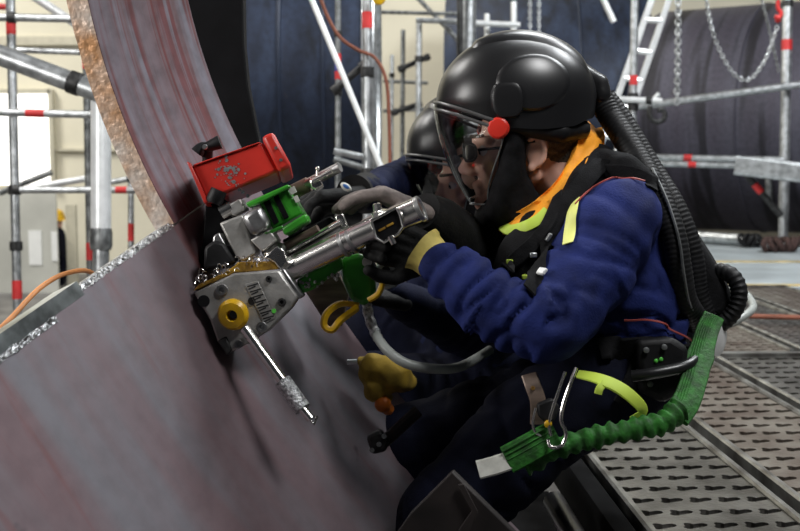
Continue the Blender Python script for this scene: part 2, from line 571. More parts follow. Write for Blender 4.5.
# ------------------------------------------------------------------ steel tower sections lying behind
def tower(name, label, p, q, R, m, rim=None, L0=0.0, grp='large steel tower sections'):
    """open-ended rolled section from p to q"""
    p, q = V(p), V(q)
    ax = q - p
    L = ax.length
    x, y, z = frame_of(ax)
    t = thing(name, label, 'steel section', (p + q) / 2, grp)

    def fn(r):
        return lambda u, v: p + z * (u * L) + (x * math.cos(2 * PI * v) + y * math.sin(2 * PI * v)) * r
    bm = B()
    gf = add_grid(bm, fn(R), 24, 96, lambda u, v: (u * L, v * 2 * PI * R))
    gb = add_grid(bm, fn(R - 0.05), 24, 96, lambda u, v: (u * L, v * 2 * PI * R))
    for i in (0, 24):
        for j in range(96):
            bm.faces.new((gf[i][j], gf[i][j + 1], gb[i][j + 1], gb[i][j]))
    bmesh.ops.remove_doubles(bm, verts=bm.verts, dist=0.0005)
    obj('shell', bm, m, t, angle=50)
    # weld seams: raised bands round the section
    for f in (0.33, 0.66):
        bm = B()
        add_tube(bm, [p + z * (f * L) + (x * math.cos(2 * PI * k / 72) + y * math.sin(2 * PI * k / 72)) * R for k in range(73)], 0.012, 6, cap=False)
        obj('weld_seam', bm, m, t)
    for hh, mm in ((0.0, rim), (L, rim)):
        if mm:
            bm = B()
            add_tube(bm, [p + z * hh + (x * math.cos(2 * PI * k / 72) + y * math.sin(2 * PI * k / 72)) * (R - 0.02) for k in range(73)], 0.045, 8, cap=False)
            obj('bare_rim', bm, mm, t)
    return t


tower('steel_tower_section', 'plum grey ribbed steel tower section lying behind the guard rail at right', W(668, 121, 10.6), W(1010, 114, 9.0), 1.02, M['purple_steel'])
tower('steel_tower_section', 'dark navy steel tower section behind the two hanging chains and the ladder', W(452, 118, 11.6), W(640, 112, 11.4), 1.30, M['navy_steel'])
tower('steel_tower_section', 'navy blue steel tower section behind the red-banded posts, left of centre', W(255, 75, 6.6), W(372, 75, 6.6), 0.86, M['navy_steel'], M['galv'])

# cradles that carry the raised sections
for nm, cpt, hw, R, dep in (('dark steel cradle carrying the navy section left of centre', W(312, 75, 6.6), 0.55, 0.86, 0.7), ('dark steel cradle carrying the navy section behind the ladder', W(548, 115, 11.5), 0.7, 1.30, 0.9)):
    t = thing('section_cradle', nm, 'cradle', (cpt.x, cpt.y, -0.7), 'section cradles')
    top = cpt.z - R - 0.02
    bm = B(); add_box(bm, (cpt.x, cpt.y, (top - 0.7) / 2), (hw, dep, top + 0.7)); obj('pedestal', bm, M['black_steel'], t, bevel=0.01)
    for s in (-1, 1):
        zr = cpt.z - math.sqrt((R + 0.062) ** 2 - (R * 0.36) ** 2)
        bm = B(); add_tube(bm, [V((cpt.x - hw * 0.6, cpt.y + s * R * 0.36, zr)), V((cpt.x + hw * 0.6, cpt.y + s * R * 0.36, zr))], 0.06, 16); obj('roller', bm, M['rubber'], t)

# ------------------------------------------------------------------ scaffold tubes
def pole(name, label, cat, pts, rpx, bands=(), couplers=(), m='galv', group=None, blue=(), bl=None):
    """straight tube through two photo points with distances; bands/couplers at fractions of its length"""
    a, b = W(*pts[0]), W(*pts[1])
    r = S(rpx, (pts[0][2] + pts[1][2]) / 2)
    t = thing(name, label, cat, min((a, b), key=lambda v: v.z), group)
    a2, b2 = a, b
    if name in ('scaffold_post', 'steel_column') and not label.startswith('short dark'):
        # posts stand on the deck or on the hall floor, and run on up out of sight
        foot = 0.0 if (b.x > 0.75 and b.y < 9.1) else -0.70
        if b.z > foot:
            b2 = V((b.x, b.y, foot))
        if pts[0][1] <= -15:
            a2 = a + (a - b) * 0.5
        t.location = b2
    bm = B(); add_tube(bm, ([a2] if a2 != a else []) + [a, a.lerp(b, 0.5), b] + ([b2] if b2 != b else []), r, 16); obj('tube', bm, M[m], t)
    L = (b - a).length
    h = bl if bl else 0.05
    for f in bands:
        bm = B(); c = a.lerp(b, f); d = (b - a).normalized() * h; add_tube(bm, [c - d, c + d], r * 1.06, 16); obj('red_band', bm, M['red_band'], t)
    for f in blue:
        bm = B(); c = a.lerp(b, f); d = (b - a).normalized() * h; add_tube(bm, [c - d, c + d], r * 1.06, 16); obj('blue_band', bm, M['blue_band'], t)
    for f in couplers:
        bm = B(); c = a.lerp(b, f); d = (b - a).normalized()
        kk = 1.4 if r < 0.03 else 1.13
        add_tube(bm, [c - d * min(r, 0.025), c + d * min(r, 0.025)], r * kk, 14)
        x, y, z = frame_of(d)
        if r < 0.03:
            add_box(bm, c + x * r * 1.8, (r * 1.2, r * 1.2, r * 1.6), Matrix((x, y, z)).transposed())
        obj('coupler', bm, M['iron'], t, bevel=r * 0.1)
    return t


G1 = 'scaffold tubes at the far left'
pole('scaffold_post', 'upright scaffold post at the far left in front of the bright window', 'scaffold tube', [(10, -20, 6.0), (18, 330, 6.0)], 4.6, (0.13, 0.885), (0.60, 0.76), group=G1)
pole('scaffold_ledger', 'topmost horizontal scaffold tube at upper left', 'scaffold tube', [(-15, 17, 5.9), (84, 19, 5.9)], 4.0, (), (0.27,), group=G1)
pole('scaffold_ledger', 'second horizontal scaffold tube from the top at upper left', 'scaffold tube', [(17, 50, 6.2), (97, 53, 6.2)], 3.0, (), (), group=G1)
pole('scaffold_ledger', 'horizontal scaffold tube with a red band crossing the bright window', 'scaffold tube', [(-15, 112, 5.9), (105, 115, 5.9)], 3.8, (0.42,), (), group=G1)
pole('scaffold_ledger', 'bluish horizontal scaffold tube with red band below the bright window', 'scaffold tube', [(14, 190, 5.9), (150, 190, 5.9)], 3.4, (0.79,), (0.02,), group=G1, bl=0.03)
pole('scaffold_beam', 'thick grey sloping scaffold beam with a coupling, upper left', 'scaffold beam', [(-30, 44, 4.4), (112, 97, 4.4)], 10.5, (), (0.74,), 'galv', group=G1)
pole('scaffold_post', 'slim upright scaffold post half hidden behind the fat white prop', 'scaffold tube', [(86, 45, 6.4), (91, 300, 6.4)], 3.8, (0.06, 0.81), (), 'galv_dark', group=G1)
pole('scaffold_post', 'short upright scaffold post with red band right of the fat white prop', 'scaffold tube', [(131, 176, 6.4), (131, 275, 6.4)], 3.0, (0.57,), (0.03,), group=G1)
pole('scaffold_brace', 'white sloping tube in the top left corner', 'scaffold tube', [(15, -16, 6.8), (88, 32, 6.8)], 4.4, (), (), 'alu', group=G1)
pole('scaffold_brace', 'low sloping white scaffold tube left of the fat prop', 'scaffold tube', [(25, 189, 6.5), (95, 177, 6.5)], 3.4, (), (0.93,), 'alu', group=G1)
pole('scaffold_brace', 'low sloping tube between the fat prop and the flame-cut ring edge', 'scaffold tube', [(105, 183, 6.5), (152, 175, 6.5)], 3.0, (), (), group=G1)
pole('scaffold_plank', 'thin grey board edge resting on scaffold behind the fat prop', 'plank', [(0, 193, 6.7), (52, 172, 6.7)], 3.0, m='galv_dark', group=G1)
# fat prop
a, b = W(101, 60, 5.2), W(101, 330, 5.2)
t = thing('steel_prop', 'fat white galvanised prop standing upright in front of the cream wall', 'prop', b, G1)
r = S(10, 5.2)
bm = B(); add_tube(bm, [a, a.lerp(b, 0.64)], r, 24); obj('outer_tube', bm, M['alu'], t)
bm = B(); add_tube(bm, [a.lerp(b, 0.63), b], r * 0.82, 24); obj('inner_tube', bm, M['galv'], t)
bm = B(); add_lathe(bm, a.lerp(b, 0.64), b - a, [(r * 1.04, -0.02), (r * 1.12, 0), (r * 1.12, 0.06), (r * 1.0, 0.08)], 24); obj('collar', bm, M['galv_dark'], t)
# red beacon hanging off frame left
pole('scaffold_ledger', 'short tube with red tape at the top left corner', 'scaffold tube', [(-20, 6, 6.6), (9, 7, 6.6)], 3.0, (0.8,), group=G1, bl=0.06)

G2 = 'scaffold tubes behind the second worker'
pole('scaffold_post', 'slim upright post with red and blue tape left of the thicker red-banded post', 'scaffold tube', [(338, -20, 5.0), (338, 205, 5.0)], 3.0, (0.35, 0.42), (0.24, 0.50), 'galv_dark', group=G2, blue=(0.385,), bl=0.022)
pole('scaffold_post', 'thick upright post with a red band near its top, above the second worker', 'scaffold tube', [(367, -20, 4.8), (368, 205, 4.8)], 5.0, (0.18,), (0.41, 0.86), group=G2, bl=0.036)
pole('scaffold_brace', 'long white diagonal tube crossing both posts left of centre', 'scaffold tube', [(307, -12, 4.6), (383, 172, 4.6)], 3.0, (), (), 'alu', group=G2)
pole('scaffold_coupler_bar', 'short dark sloping bar clamped between the two posts left of centre', 'scaffold tube', [(334, 91, 4.9), (365, 64, 4.9)], 3.6, (), (0.05, 0.95), 'iron', group=G2)
pole('scaffold_ledger', 'upper short grey stub tube low between the two posts', 'scaffold tube', [(334, 151, 4.7), (363, 157, 4.7)], 3.4, (), (), group=G2)
pole('scaffold_ledger', 'lower short grey stub tube low between the two posts', 'scaffold tube', [(334, 159, 4.9), (374, 171, 4.9)], 3.2, (), (), 'galv_dark', group=G2)
G3 = 'distant scaffold tubes before the cream wall'
pole('scaffold_post', 'distant thin post in the cream gap, leftmost', 'scaffold tube', [(392, 55, 9.0), (391, 175, 9.0)], 2.0, (), (0.17, 0.48), group=G3)
pole('scaffold_post', 'distant thin post in the cream gap with two dark clamps', 'scaffold tube', [(403, 30, 9.0), (402, 180, 9.0)], 2.3, (), (0.26, 0.52), 'galv_dark', group=G3)
pole('scaffold_post', 'distant thicker post in the cream gap, rightmost of the row', 'scaffold tube', [(419, 18, 8.8), (418, 170, 8.8)], 3.0, (), (0.27,), group=G3)
pole('scaffold_ledger', 'distant dark horizontal tube at the top of the cream gap', 'scaffold tube', [(380, 12, 9.2), (466, 14, 9.2)], 2.0, m='galv_dark', group=G3)
pole('scaffold_ledger', 'distant pale horizontal tube just below the dark one in the cream gap', 'scaffold tube', [(416, 20, 8.7), (470, 22, 8.7)], 2.8, group=G3)
pole('scaffold_brace', 'distant thin diagonal tube in the cream gap', 'scaffold tube', [(412, -8, 9.4), (460, 42, 9.4)], 2.2, m='galv_dark', group=G3)
pole('scaffold_ledger', 'distant horizontal tube at mid height of the cream gap', 'scaffold tube', [(383, 81, 9.2), (428, 83, 9.2)], 1.8, m='galv_dark', group=G3)
pole('scaffold_ledger', 'distant horizontal tube lowest in the cream gap', 'scaffold tube', [(383, 111, 9.2), (428, 109, 9.2)], 1.8, m='galv_dark', group=G3)
pole('scaffold_coupler_bar', 'upper dark clamp bar leaning between distant posts', 'clamp bar', [(398, 70, 8.9), (430, 56, 8.9)], 2.6, (), (0.1, 0.9), 'iron', group=G3)
pole('scaffold_coupler_bar', 'lower dark clamp bar leaning between distant posts', 'clamp bar', [(392, 113, 8.9), (422, 103, 8.9)], 2.6, (), (0.1, 0.9), 'iron', group=G3)
pole('steel_column', 'thick upright column with a dark left side and pale right side, behind the main helmet', 'column', [(469, -20, 7.5), (467, 130, 7.5)], 7.5, (), (), 'galv', group=None)
pole('steel_column', 'dark upright steel bar along the left side of the thick pale column', 'column', [(460, -20, 7.4), (460, 130, 7.4)], 3.2, (), (), 'iron', group=None)

G4 = 'scaffold tubes on the right'
pole('scaffold_post', 'short white tube end standing right of the thick column', 'scaffold tube', [(487, 14, 8.5), (487, 60, 8.5)], 2.7, m='alu', group=G4)
pole('scaffold_post', 'white tube end standing left of the hanging chains', 'scaffold tube', [(514, 2, 8.5), (514, 60, 8.5)], 3.0, m='alu', group=G4)
pole('scaffold_ledger', 'short white horizontal tube just above the main helmet', 'scaffold tube', [(472, 23, 8.4), (520, 25, 8.4)], 2.8, m='alu', group=G4)
pole('scaffold_post', 'upright post with red tape passing in front of the ladder', 'scaffold tube', [(635, -20, 7.0), (632, 175, 7.0)], 3.8, (0.515,), (0.6, 0.65), group=G4, bl=0.03)
pole('guard_rail', 'upper guard rail tube rising to the right across the plum steel section', 'rail', [(628, 108, 8.7), (812, 83, 8.3)], 3.7, (), (0.03,), group=G4)
pole('guard_rail', 'middle guard rail tube with red tape behind the breathing hose', 'rail', [(636, 157, 8.7), (784, 160, 8.35)], 3.2, (0.36,), group=G4, bl=0.03)
pole('guard_rail', 'lower of the two close guard rail tubes with red tape', 'rail', [(630, 163, 8.6), (745, 166, 8.3)], 2.8, (0.55,), (0.97,), group=G4, bl=0.03)
pole('scaffold_post', 'upright post with a red band at the right edge of the picture', 'scaffold tube', [(788, -20, 8.45), (783, 246, 8.45)], 5.0, (0.245,), (0.09, 0.40, 0.70), group=G4, bl=0.04)
pole('scaffold_brace', 'dark sloping brace with red tape under the right guard rail', 'scaffold tube', [(741, 168, 8.3), (781, 216, 8.3)], 3.4, (0.42,), m='iron', group=G4, bl=0.04)
pole('scaffold_post', 'short dark stub tube under the right guard rail', 'scaffold tube', [(769, 170, 8.6), (769, 200, 8.6)], 3.6, m='galv_dark', group=G4)
# ledger beam at right: box section with flanges
a, b = W(735, 165, 8.2), W(830, 176, 8.0)
t = thing('ledger_beam', 'grey flat ledger beam joined to the right edge post', 'beam', a, G4)
x, y, z = frame_of(b - a)
rot = Matrix((x, y, z)).transposed()
bm = B(); add_box(bm, (a + b) / 2, (0.04, 0.105, (b - a).length), rot); obj('web', bm, M['galv'], t, bevel=0.004)
for s in (-1, 1):
    bm = B(); add_tube(bm, [a + y * s * 0.055, b + y * s * 0.055], 0.018, 10); obj('flange', bm, M['galv'], t)

# ladder
t = thing('ladder', 'white aluminium ladder leaning behind the red-taped post, upper right', 'ladder', W(600, 160, 7.5))
La, Lb = [W(597, 155, 7.6), W(657, -15, 7.4)], [W(614, 160, 7.6), W(674, -15, 7.4)]
for q in (La, Lb):
    bm = B(); add_tube(bm, [q[0], q[1]], 1.0, 8, flat=(0.015, 0.022)); obj('stile', bm, M['alu'], t)
for f in (0.12, 0.30, 0.46, 0.62, 0.80, 0.95):
    bm = B(); add_tube(bm, [La[0].lerp(La[1], f), Lb[0].lerp(Lb[1], f)], 0.02, 8); obj('rung', bm, M['alu'], t)
pole('scaffold_brace', 'white tube sloping down right in the pale notch above the ladder', 'scaffold tube', [(598, -12, 7.6), (614, 22, 7.6)], 3.0, m='alu', group=G4)
bm = B(); p = W(610, 0, 12.6); a, b = W(606, -8, 10), W(700, 40, 10)
pole('clamp_rail', 'short white horizontal clamp tube beside the ladder foot', 'scaffold tube', [(612, 99, 7.0), (662, 101, 6.9)], 3.0, (), (0.75,), m='alu', group=G4)
# hanging black hook clamp
t = thing('hook_clamp', 'black curved hook clamp hanging from the upper guard rail', 'clamp', W(656, 112, 8.5))
bm = B(); add_tube(bm, spline(Ws([(650, 106, 8.5), (650, 116, 8.5), (656, 122, 8.5), (664, 119, 8.5), (664, 111, 8.5), (658, 110, 8.5)])), S(2.6, 8.5), 8); obj('hook', bm, M['iron'], t)
bm = B(); add_tube(bm, Ws([(653, 101, 8.5), (659, 94, 8.5)]), S(2.5, 8.5), 8); obj('bolt', bm, M['galv'], t)


def chain(label, pts, m='galv', lpx=4.4, grp='hanging chains', rr=1.0):
    P = spline(pts, 10)
    # resample evenly
    L = [0]
    for a, b in zip(P, P[1:]):
        L.append(L[-1] + (b - a).length)
    step = S(lpx, 7.0)
    n = int(L[-1] / step)
    bm = B()
    j = 0
    for k in range(n):
        s = (k + 0.5) * step
        while L[j + 1] < s:
            j += 1
        f = (s - L[j]) / (L[j + 1] - L[j])
        c = P[j].lerp(P[j + 1], f)
        x, y, z = frame_of(P[j + 1] - P[j])
        if k % 2:
            x, y = y, -x
        ln, wd, th = step * 0.78, step * 0.42 * rr, step * 0.15 * rr
        loop = [c + z * (ln * math.cos(2 * PI * i / 10)) + x * (wd * math.sin(2 * PI * i / 10)) for i in range(11)]
        add_tube(bm, loop, th, 5, cap=False)
    o = obj('chain', bm, M[m])
    return tag(o, label, 'chain', grp)


chain('left of the two steel chains hanging above the main helmet', Ws([(530, -15, 8), (530, 20, 8), (530, 60, 8)]), lpx=4.0)
chain('right of the two steel chains hanging above the main helmet', Ws([(539, -15, 8), (539, 20, 8), (539, 60, 8)]), lpx=4.0)
chain('heavy steel chain hanging straight down over the plum steel section', Ws([(678, -15, 6.5), (678, 50, 6.5), (677, 104, 6.5)]), lpx=4.6, rr=1.3)
chain('bright steel chain hanging in a loop up to a red hook at upper right', Ws([(704, -15, 6.3), (711, 25, 6.3), (722, 55, 6.3), (736, 76, 6.3), (750, 79, 6.3), (764, 62, 6.3), (773, 40, 6.3), (778, 24, 6.3)]), lpx=3.4, rr=1.1)
chain('thin dark chain hanging behind the looped bright chain', Ws([(758, -15, 6.6), (767, 20, 6.6), (774, 50, 6.6), (779, 72, 6.6)]), 'galv_dark', lpx=3.0)
t = thing('chain_hook', 'red chain hook hanging beside the right edge post', 'hook', W(778, 24, 6.2))
bm = B(); add_tube(bm, spline(Ws([(778, 0, 6.2), (778, 8, 6.2), (781, 13, 6.2), (779, 18, 6.2), (775, 16, 6.2)])), S(2.2, 6.2), 8); obj('hook', bm, M['red_band'], t)
bm = B(); add_ball(bm, W(778, 20, 6.25), S(3.0, 6.2)); obj('swivel', bm, M['red_band'], t)

# cable draped over the posts
bm = B(); add_tube(bm, spline(Ws([(316, -15, 4.75), (327, 15, 4.75), (340, 37, 4.75), (358, 50, 4.75), (375, 58, 4.75), (386, 80, 4.75), (389, 120, 4.75), (390, 170, 4.75)])), S(1.8, 4.75), 8)
tag(obj('cable', bm, M['brown_cable']), 'red brown cable draped past the red-banded post left of centre', 'cable')
bm = B(); add_lathe(bm, W(379, -2, 4.7), (0, -1, 0), [(S(7, 4.7), 0), (S(7, 4.7), 0.02), (S(3, 4.7), 0.024)], 20)
tag(obj('warning_disc', bm, M['yellow']), 'small yellow disc at the top edge beside the red-banded post', 'disc')

# ------------------------------------------------------------------ deck
PW, PL = 0.335, 2.95
DX = -0.0468


def plank_meshes():
    """slotted steel plank, 2.95 m, origin at its near left corner, x across, y along"""
    bm = B()
    cols, rows = 5, 36
    cw, rl = 0.062, 0.0805
    x0 = (PW - cols * cw) / 2
    y0 = (PL - rows * rl) / 2
    ang = math.radians(22)
    prof = []
    hl, hw = 0.0275, 0.0100
    for k in range(5):
        a = -PI / 2 + PI * k / 4
        prof.append((hl - hw + hw * math.cos(a), hw * math.sin(a)))
    prof += [(0.003, hw), (0.001, hw + 0.008), (-0.006, hw + 0.014), (-0.013, hw + 0.012), (-0.016, hw + 0.004)]
    for k in range(5):
        a = PI / 2 + PI * k / 4
        prof.append((-hl + hw + hw * math.cos(a), hw * math.sin(a)))
    prof = [(x * math.cos(ang) - y * math.sin(ang), x * math.sin(ang) + y * math.cos(ang)) for x, y in prof]
    n = len(prof)
    top, cells = {}, []

    def vt(x, y):
        k = (round(x, 5), round(y, 5))
        if k not in top:
            top[k] = bm.verts.new((x, y, 0))
        return top[k]
    xs = [x0 + cw * i for i in range(cols + 1)]
    ys = [y0 + rl * j for j in range(rows + 1)]
    for j in range(rows):
        for i in range(cols):
            cx, cy = x0 + cw * (i + 0.5), y0 + rl * (j + 0.5)
            cx += 0.002 if j % 2 else -0.002
            corners = [vt(xs[i + 1], ys[j]), vt(xs[i + 1], ys[j + 1]), vt(xs[i], ys[j + 1]), vt(xs[i], ys[j])]
            cv = corners
            hole = [bm.verts.new((cx + p[0], cy + p[1], 0)) for p in prof]
            allv = cv + hole
            for tri in tessellate_polygon([[v.co.copy() for v in cv], [v.co.copy() for v in hole]]):
                try:
                    bm.faces.new([allv[k] for k in tri])
                except ValueError:
                    pass
            lowr = [bm.verts.new((v.co.x, v.co.y, -0.012)) for v in hole]
            for k in range(n):
                bm.faces.new((hole[k], hole[(k + 1) % n], lowr[(k + 1) % n], lowr[k]))
    # borders
    for xa, xb in ((0, xs[0]), (xs[-1], PW)):
        for j in range(rows):
            bm.faces.new((vt(xa, ys[j]), vt(xb, ys[j]), vt(xb, ys[j + 1]), vt(xa, ys[j + 1])))
    for ya, yb in ((0, ys[0]), (ys[-1], PL)):
        xx = [0] + xs + [PW]
        for i in range(len(xx) - 1):
            bm.faces.new((vt(xx[i], ya), vt(xx[i + 1], ya), vt(xx[i + 1], yb), vt(xx[i], yb)))
    bmesh.ops.recalc_face_normals(bm, faces=bm.faces)
    me = bpy.data.meshes.new('slotted_panel')
    bm.to_mesh(me)
    bm.free()
    rb = B()
    prof2 = [(0, -0.07), (0, 0.006), (0.006, 0.010), (0.016, 0.010), (0.020, 0.004), (0.020, -0.002), (0.004, -0.004), (0.004, -0.07)]
    va = [rb.verts.new((x, 0, z)) for x, z in prof2]
    vb = [rb.verts.new((x, PL, z)) for x, z in prof2]
    for k in range(len(prof2)):
        rb.faces.new((va[k], va[(k + 1) % len(prof2)], vb[(k + 1) % len(prof2)], vb[k]))
    rb.faces.new(va[::-1]); rb.faces.new(vb)
    bmesh.ops.recalc_face_normals(rb, faces=rb.faces)
    mr = bpy.data.meshes.new('side_rail')
    rb.to_mesh(mr)
    rb.free()
    return me, mr


PM, RM = plank_meshes()
PM2 = PM.copy()
PM.materials.append(M['deck']); PM2.materials.append(M['deck_b']); RM.materials.append(M['rail'])


def plank(label, X, Y0, sy=1.0, m2=False):
    t = thing('deck_plank', label, 'deck plank', (X + DX * Y0, Y0, 0), 'slotted scaffold planks')
    t.rotation_euler = (0, 0, math.atan(-DX))
    t.scale = (1, sy, 1)
    for nm, me, loc, sx in (('slotted_panel', PM2 if m2 else PM, (0, 0, 0), 1), ('side_rail', RM, (0, 0, 0), 1), ('side_rail', RM, (PW, 0, 0), -1)):
        o = bpy.data.objects.new(nm, me)
        COL.objects.link(o)
        o.parent = t
        o.location = loc
        o.scale = (sx, 1, 1)
    bm = B()
    add_box(bm, (PW / 2, PL - 0.012, -0.012), (PW, 0.03, 0.05))
    me = bpy.data.meshes.new('end_cap'); bm.to_mesh(me); bm.free(); me.materials.append(M['rail'])
    o = bpy.data.objects.new('end_cap', me); COL.objects.link(o); o.parent = t
    return t


XP = [0.578, 0.946, 1.314, 1.682, 2.05]
plank('near slotted steel scaffold plank beside the kneeling worker and green lanyard', XP[0], 1.02)
plank('brownish slotted steel scaffold plank, next right of the one beside the worker', XP[1], 1.02, m2=True)
plank('slotted scaffold plank at the right frame edge, in line with the beam end', XP[2], 1.02)
for k, (x, lab) in enumerate([(XP[0], 'far slotted plank mostly hidden behind the worker'), (XP[1], 'far slotted plank just beyond the cross beam behind the white canister'),
                              (XP[2], 'far slotted plank crossed by the grey hose'), (XP[3], 'far slotted plank crossed by the orange brown cable'), (XP[4], 'far slotted plank at the right frame edge beyond the cross beam')]):
    plank(lab, x, 4.04, 0.66, m2=(k % 2 == 0))
# cross beam
bm = B(); add_tube(bm, [V((0.1, 4.005, -0.02)), V((3.2, 4.005, -0.02))], 0.03, 16); tag(obj('cross_beam', bm, M['galv_dark']), 'round grey cross beam between the near and far deck planks', 'beam')
for k, y in enumerate((1.5, 5.9, 8.6)):
    pass
# support ledgers below the deck
for y in ():
    bm = B(); add_tube(bm, [V((-0.6, y, -0.11)), V((3.2, y, -0.11))], 0.03, 12); tag(obj('deck_ledger', bm, M['galv_dark']), 'dark support tube running beneath the slotted planks', 'beam')
# flat sheets further back
for k, (x0, x1, y0, y1, lab) in enumerate([(1.0, 2.05, 6.03, 7.3, 'blue grey deck sheet nearest, right of the coiled black hose'), (2.07, 3.3, 6.03, 7.3, 'blue grey deck sheet nearest the right frame edge'), (1.0, 3.4, 7.33, 9.1, 'blue grey deck sheet farthest back under the white pipe')]):
    t = thing('deck_sheet', lab, 'deck sheet', (x0 - 0.3, y0, -0.02), 'flat deck sheets')
    bm = B(); add_box(bm, ((x0 + x1) / 2 - 0.3, (y0 + y1) / 2, -0.012), (x1 - x0, y1 - y0, 0.024)); obj('panel', bm, M['sheet'], t, bevel=0.003)
    bm = B(); add_box(bm, ((x0 + x1) / 2 - 0.3, y0 + 0.03, 0.002), (x1 - x0 - 0.01, 0.05, 0.012)); obj('plywood_edge', bm, M['ply'], t, smooth=False)
# pipe, ropes and cables on the deck
bm = B(); add_tube(bm, [W(676, 235, 9.05), W(752, 240, 8.55)], 0.044, 16)
t = thing('white_pipe', 'white pipe lying on the deck at the foot of the plum steel section', 'pipe', W(715, 240, 8.8))
obj('pipe_tube', bm, M['galv'], t)
bm = B()
for k in range(5):
    add_tube(bm, spline([W(742 + 4 * k + 3 * math.sin(a * 1.3 + k), 240 + 5 * math.sin(a), 8.5 + 0.03 * math.cos(a)) for a in [i * 0.6 for i in range(12)]], 3), S(2.2, 8.5), 6)
obj('lashing', bm, M['rubber'], t)
bm = B()
for k in range(6):
    add_tube(bm, spline([W(768 + 5.5 * k + 4 * math.sin(a + k), 245 + 6 * math.cos(a), 8.15 + 0.08 * math.sin(a)) for a in [i * 0.55 for i in range(14)]], 3), S(3.2, 8.1), 6)
tag(obj('rope_coil', bm, M['rope']), 'dark brown coiled rope at the foot of the right edge post', 'rope')
bm = B(); add_ball(bm, (1.66, 6.5, 0.012), (0.035, 0.05, 0.014)); tag(obj('deck_bolt', bm, M['iron']), 'small dark bolt head on the blue grey deck sheet', 'bolt')
bm = B(); add_tube(bm, spline([V((1.05, 4.75, 0.026)), V((1.4, 4.78, 0.026)), V((1.75, 4.72, 0.026)), V((2.2, 4.66, 0.026)), V((2.6, 4.6, 0.026))]), 0.011, 8)
tag(obj('deck_cable', bm, M['brown_cable']), 'orange brown cable lying across the far deck planks', 'cable')
# board the workers kneel on, blackened to stand for the shade there
bm = B(); add_box(bm, (0.24, 2.45, -0.28), (0.40, 1.5, 0.04)); tag(obj('kneeling_board', bm, M['mat_shade'], bevel=0.006), 'shade-black board under the kneeling workers, left of the slotted planks', 'board')
a = V((0.545 + DX * 1.0, 1.0, -0.0)); b = V((0.545 + DX * 3.0, 3.0, -0.0))
bm = B()
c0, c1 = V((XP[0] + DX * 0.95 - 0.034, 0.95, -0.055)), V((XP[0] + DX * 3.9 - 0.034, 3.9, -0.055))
add_tube(bm, [c0, c1], 1.0, 12, flat=(0.030, 0.052), up=V((0, 0, 1))); tag(obj('edge_shade_strip', bm, M['mat_shade']), 'added black shade strip running along the left side of the nearest slotted plank', 'board')  # strip added over the lamp-lit plank side so it stays shade-dark
bm = B(); add_tube(bm, [V((0.445 + DX * 0.9, 0.9, -0.02)), V((0.445 + DX * 2.35, 2.35, -0.02))], 0.024, 16); tag(obj('edge_tube', bm, M['helmet']), 'black glossy tube along the left side of the nearest slotted plank', 'tube')

# ------------------------------------------------------------------ bevelling machine
mc = thing('bevelling_machine', 'red, green and steel bevelling machine clamped on the edge of the curved plates', 'machine', W(240, 300, 2.02))
D0 = 2.0


def pr(name, px, d, th, m, parent=mc, bevel=0.003, back=None):
    bm = B()
    add_prism(bm, px, d, th, back)
    return obj(name, bm, m, parent, bevel=bevel, angle=30)


def rod(name, pts, rpx, m, parent=mc, n=20):
    bm = B()
    P = Ws(pts)
    add_tube(bm, P, S(rpx, pts[0][2]), n)
    return obj(name, bm, m, parent)


def ring_at(bm, px, py, d, R, r, axis, n=32):
    x, y, z = frame_of(V(axis))
    c = W(px, py, d)
    add_tube(bm, [c + (x * math.cos(2 * PI * k / n) + y * math.sin(2 * PI * k / n)) * R for k in range(n + 1)], r, 10, cap=False)
    return bm


BK = V((-0.10, 1, 0.10))
# motor housing
mh = pr('motor_housing', [(191, 165), (262, 141), (279, 171), (206, 202)], 1.99, 0.13, M['red'], bevel=0.006, back=V((-0.06, 1, -0.19)))
pr('end_cap', [(261, 136.5), (273, 131), (292, 166), (279, 172.5)], 1.982, 0.14, M['red'], mh, bevel=0.007, back=V((-0.06, 1, -0.19)))
pr('front_flange', [(186.5, 161), (190.5, 163), (209, 203), (204, 203)], 1.982, 0.13, M['red'], mh, bevel=0.002, back=V((-0.06, 1, -0.19)))
pr('panel_edge', [(193, 164.5), (259, 142), (259.5, 143), (193.5, 166)], 1.986, 0.006, M['red'], mh, bevel=0.001)
bm = B()
for (x, y) in ((276, 148), (281, 160)):
    add_lathe(bm, W(x, y, 1.981), -FWD, [(0.003, 0), (0.003, 0.002)], 10)
obj('screw', bm, M['steel'], mh)
# worn paint patches, thin irregular flecks of bare metal
bm = B()
rr = random.Random(5)
for k in range(70):
    x = 226 + rr.gauss(0, 5) + (k % 2) * 7
    y = 168 + rr.gauss(0, 6) + (k % 2) * 8
    s = abs(rr.gauss(0, 1.0)) + 0.4
    pts = [W(x + s * (0.6 + 0.6 * rr.random()) * math.cos(a * 1.05), y + s * (0.6 + 0.6 * rr.random()) * math.sin(a * 1.05), 1.9893) for a in range(6)]
    bm.faces.new([bm.verts.new(p) for p in pts])
o = obj('bare_metal_chip', bm, M['galv'], mh, smooth=False)
o['label'] = 'scraped bare metal where red paint has worn off'
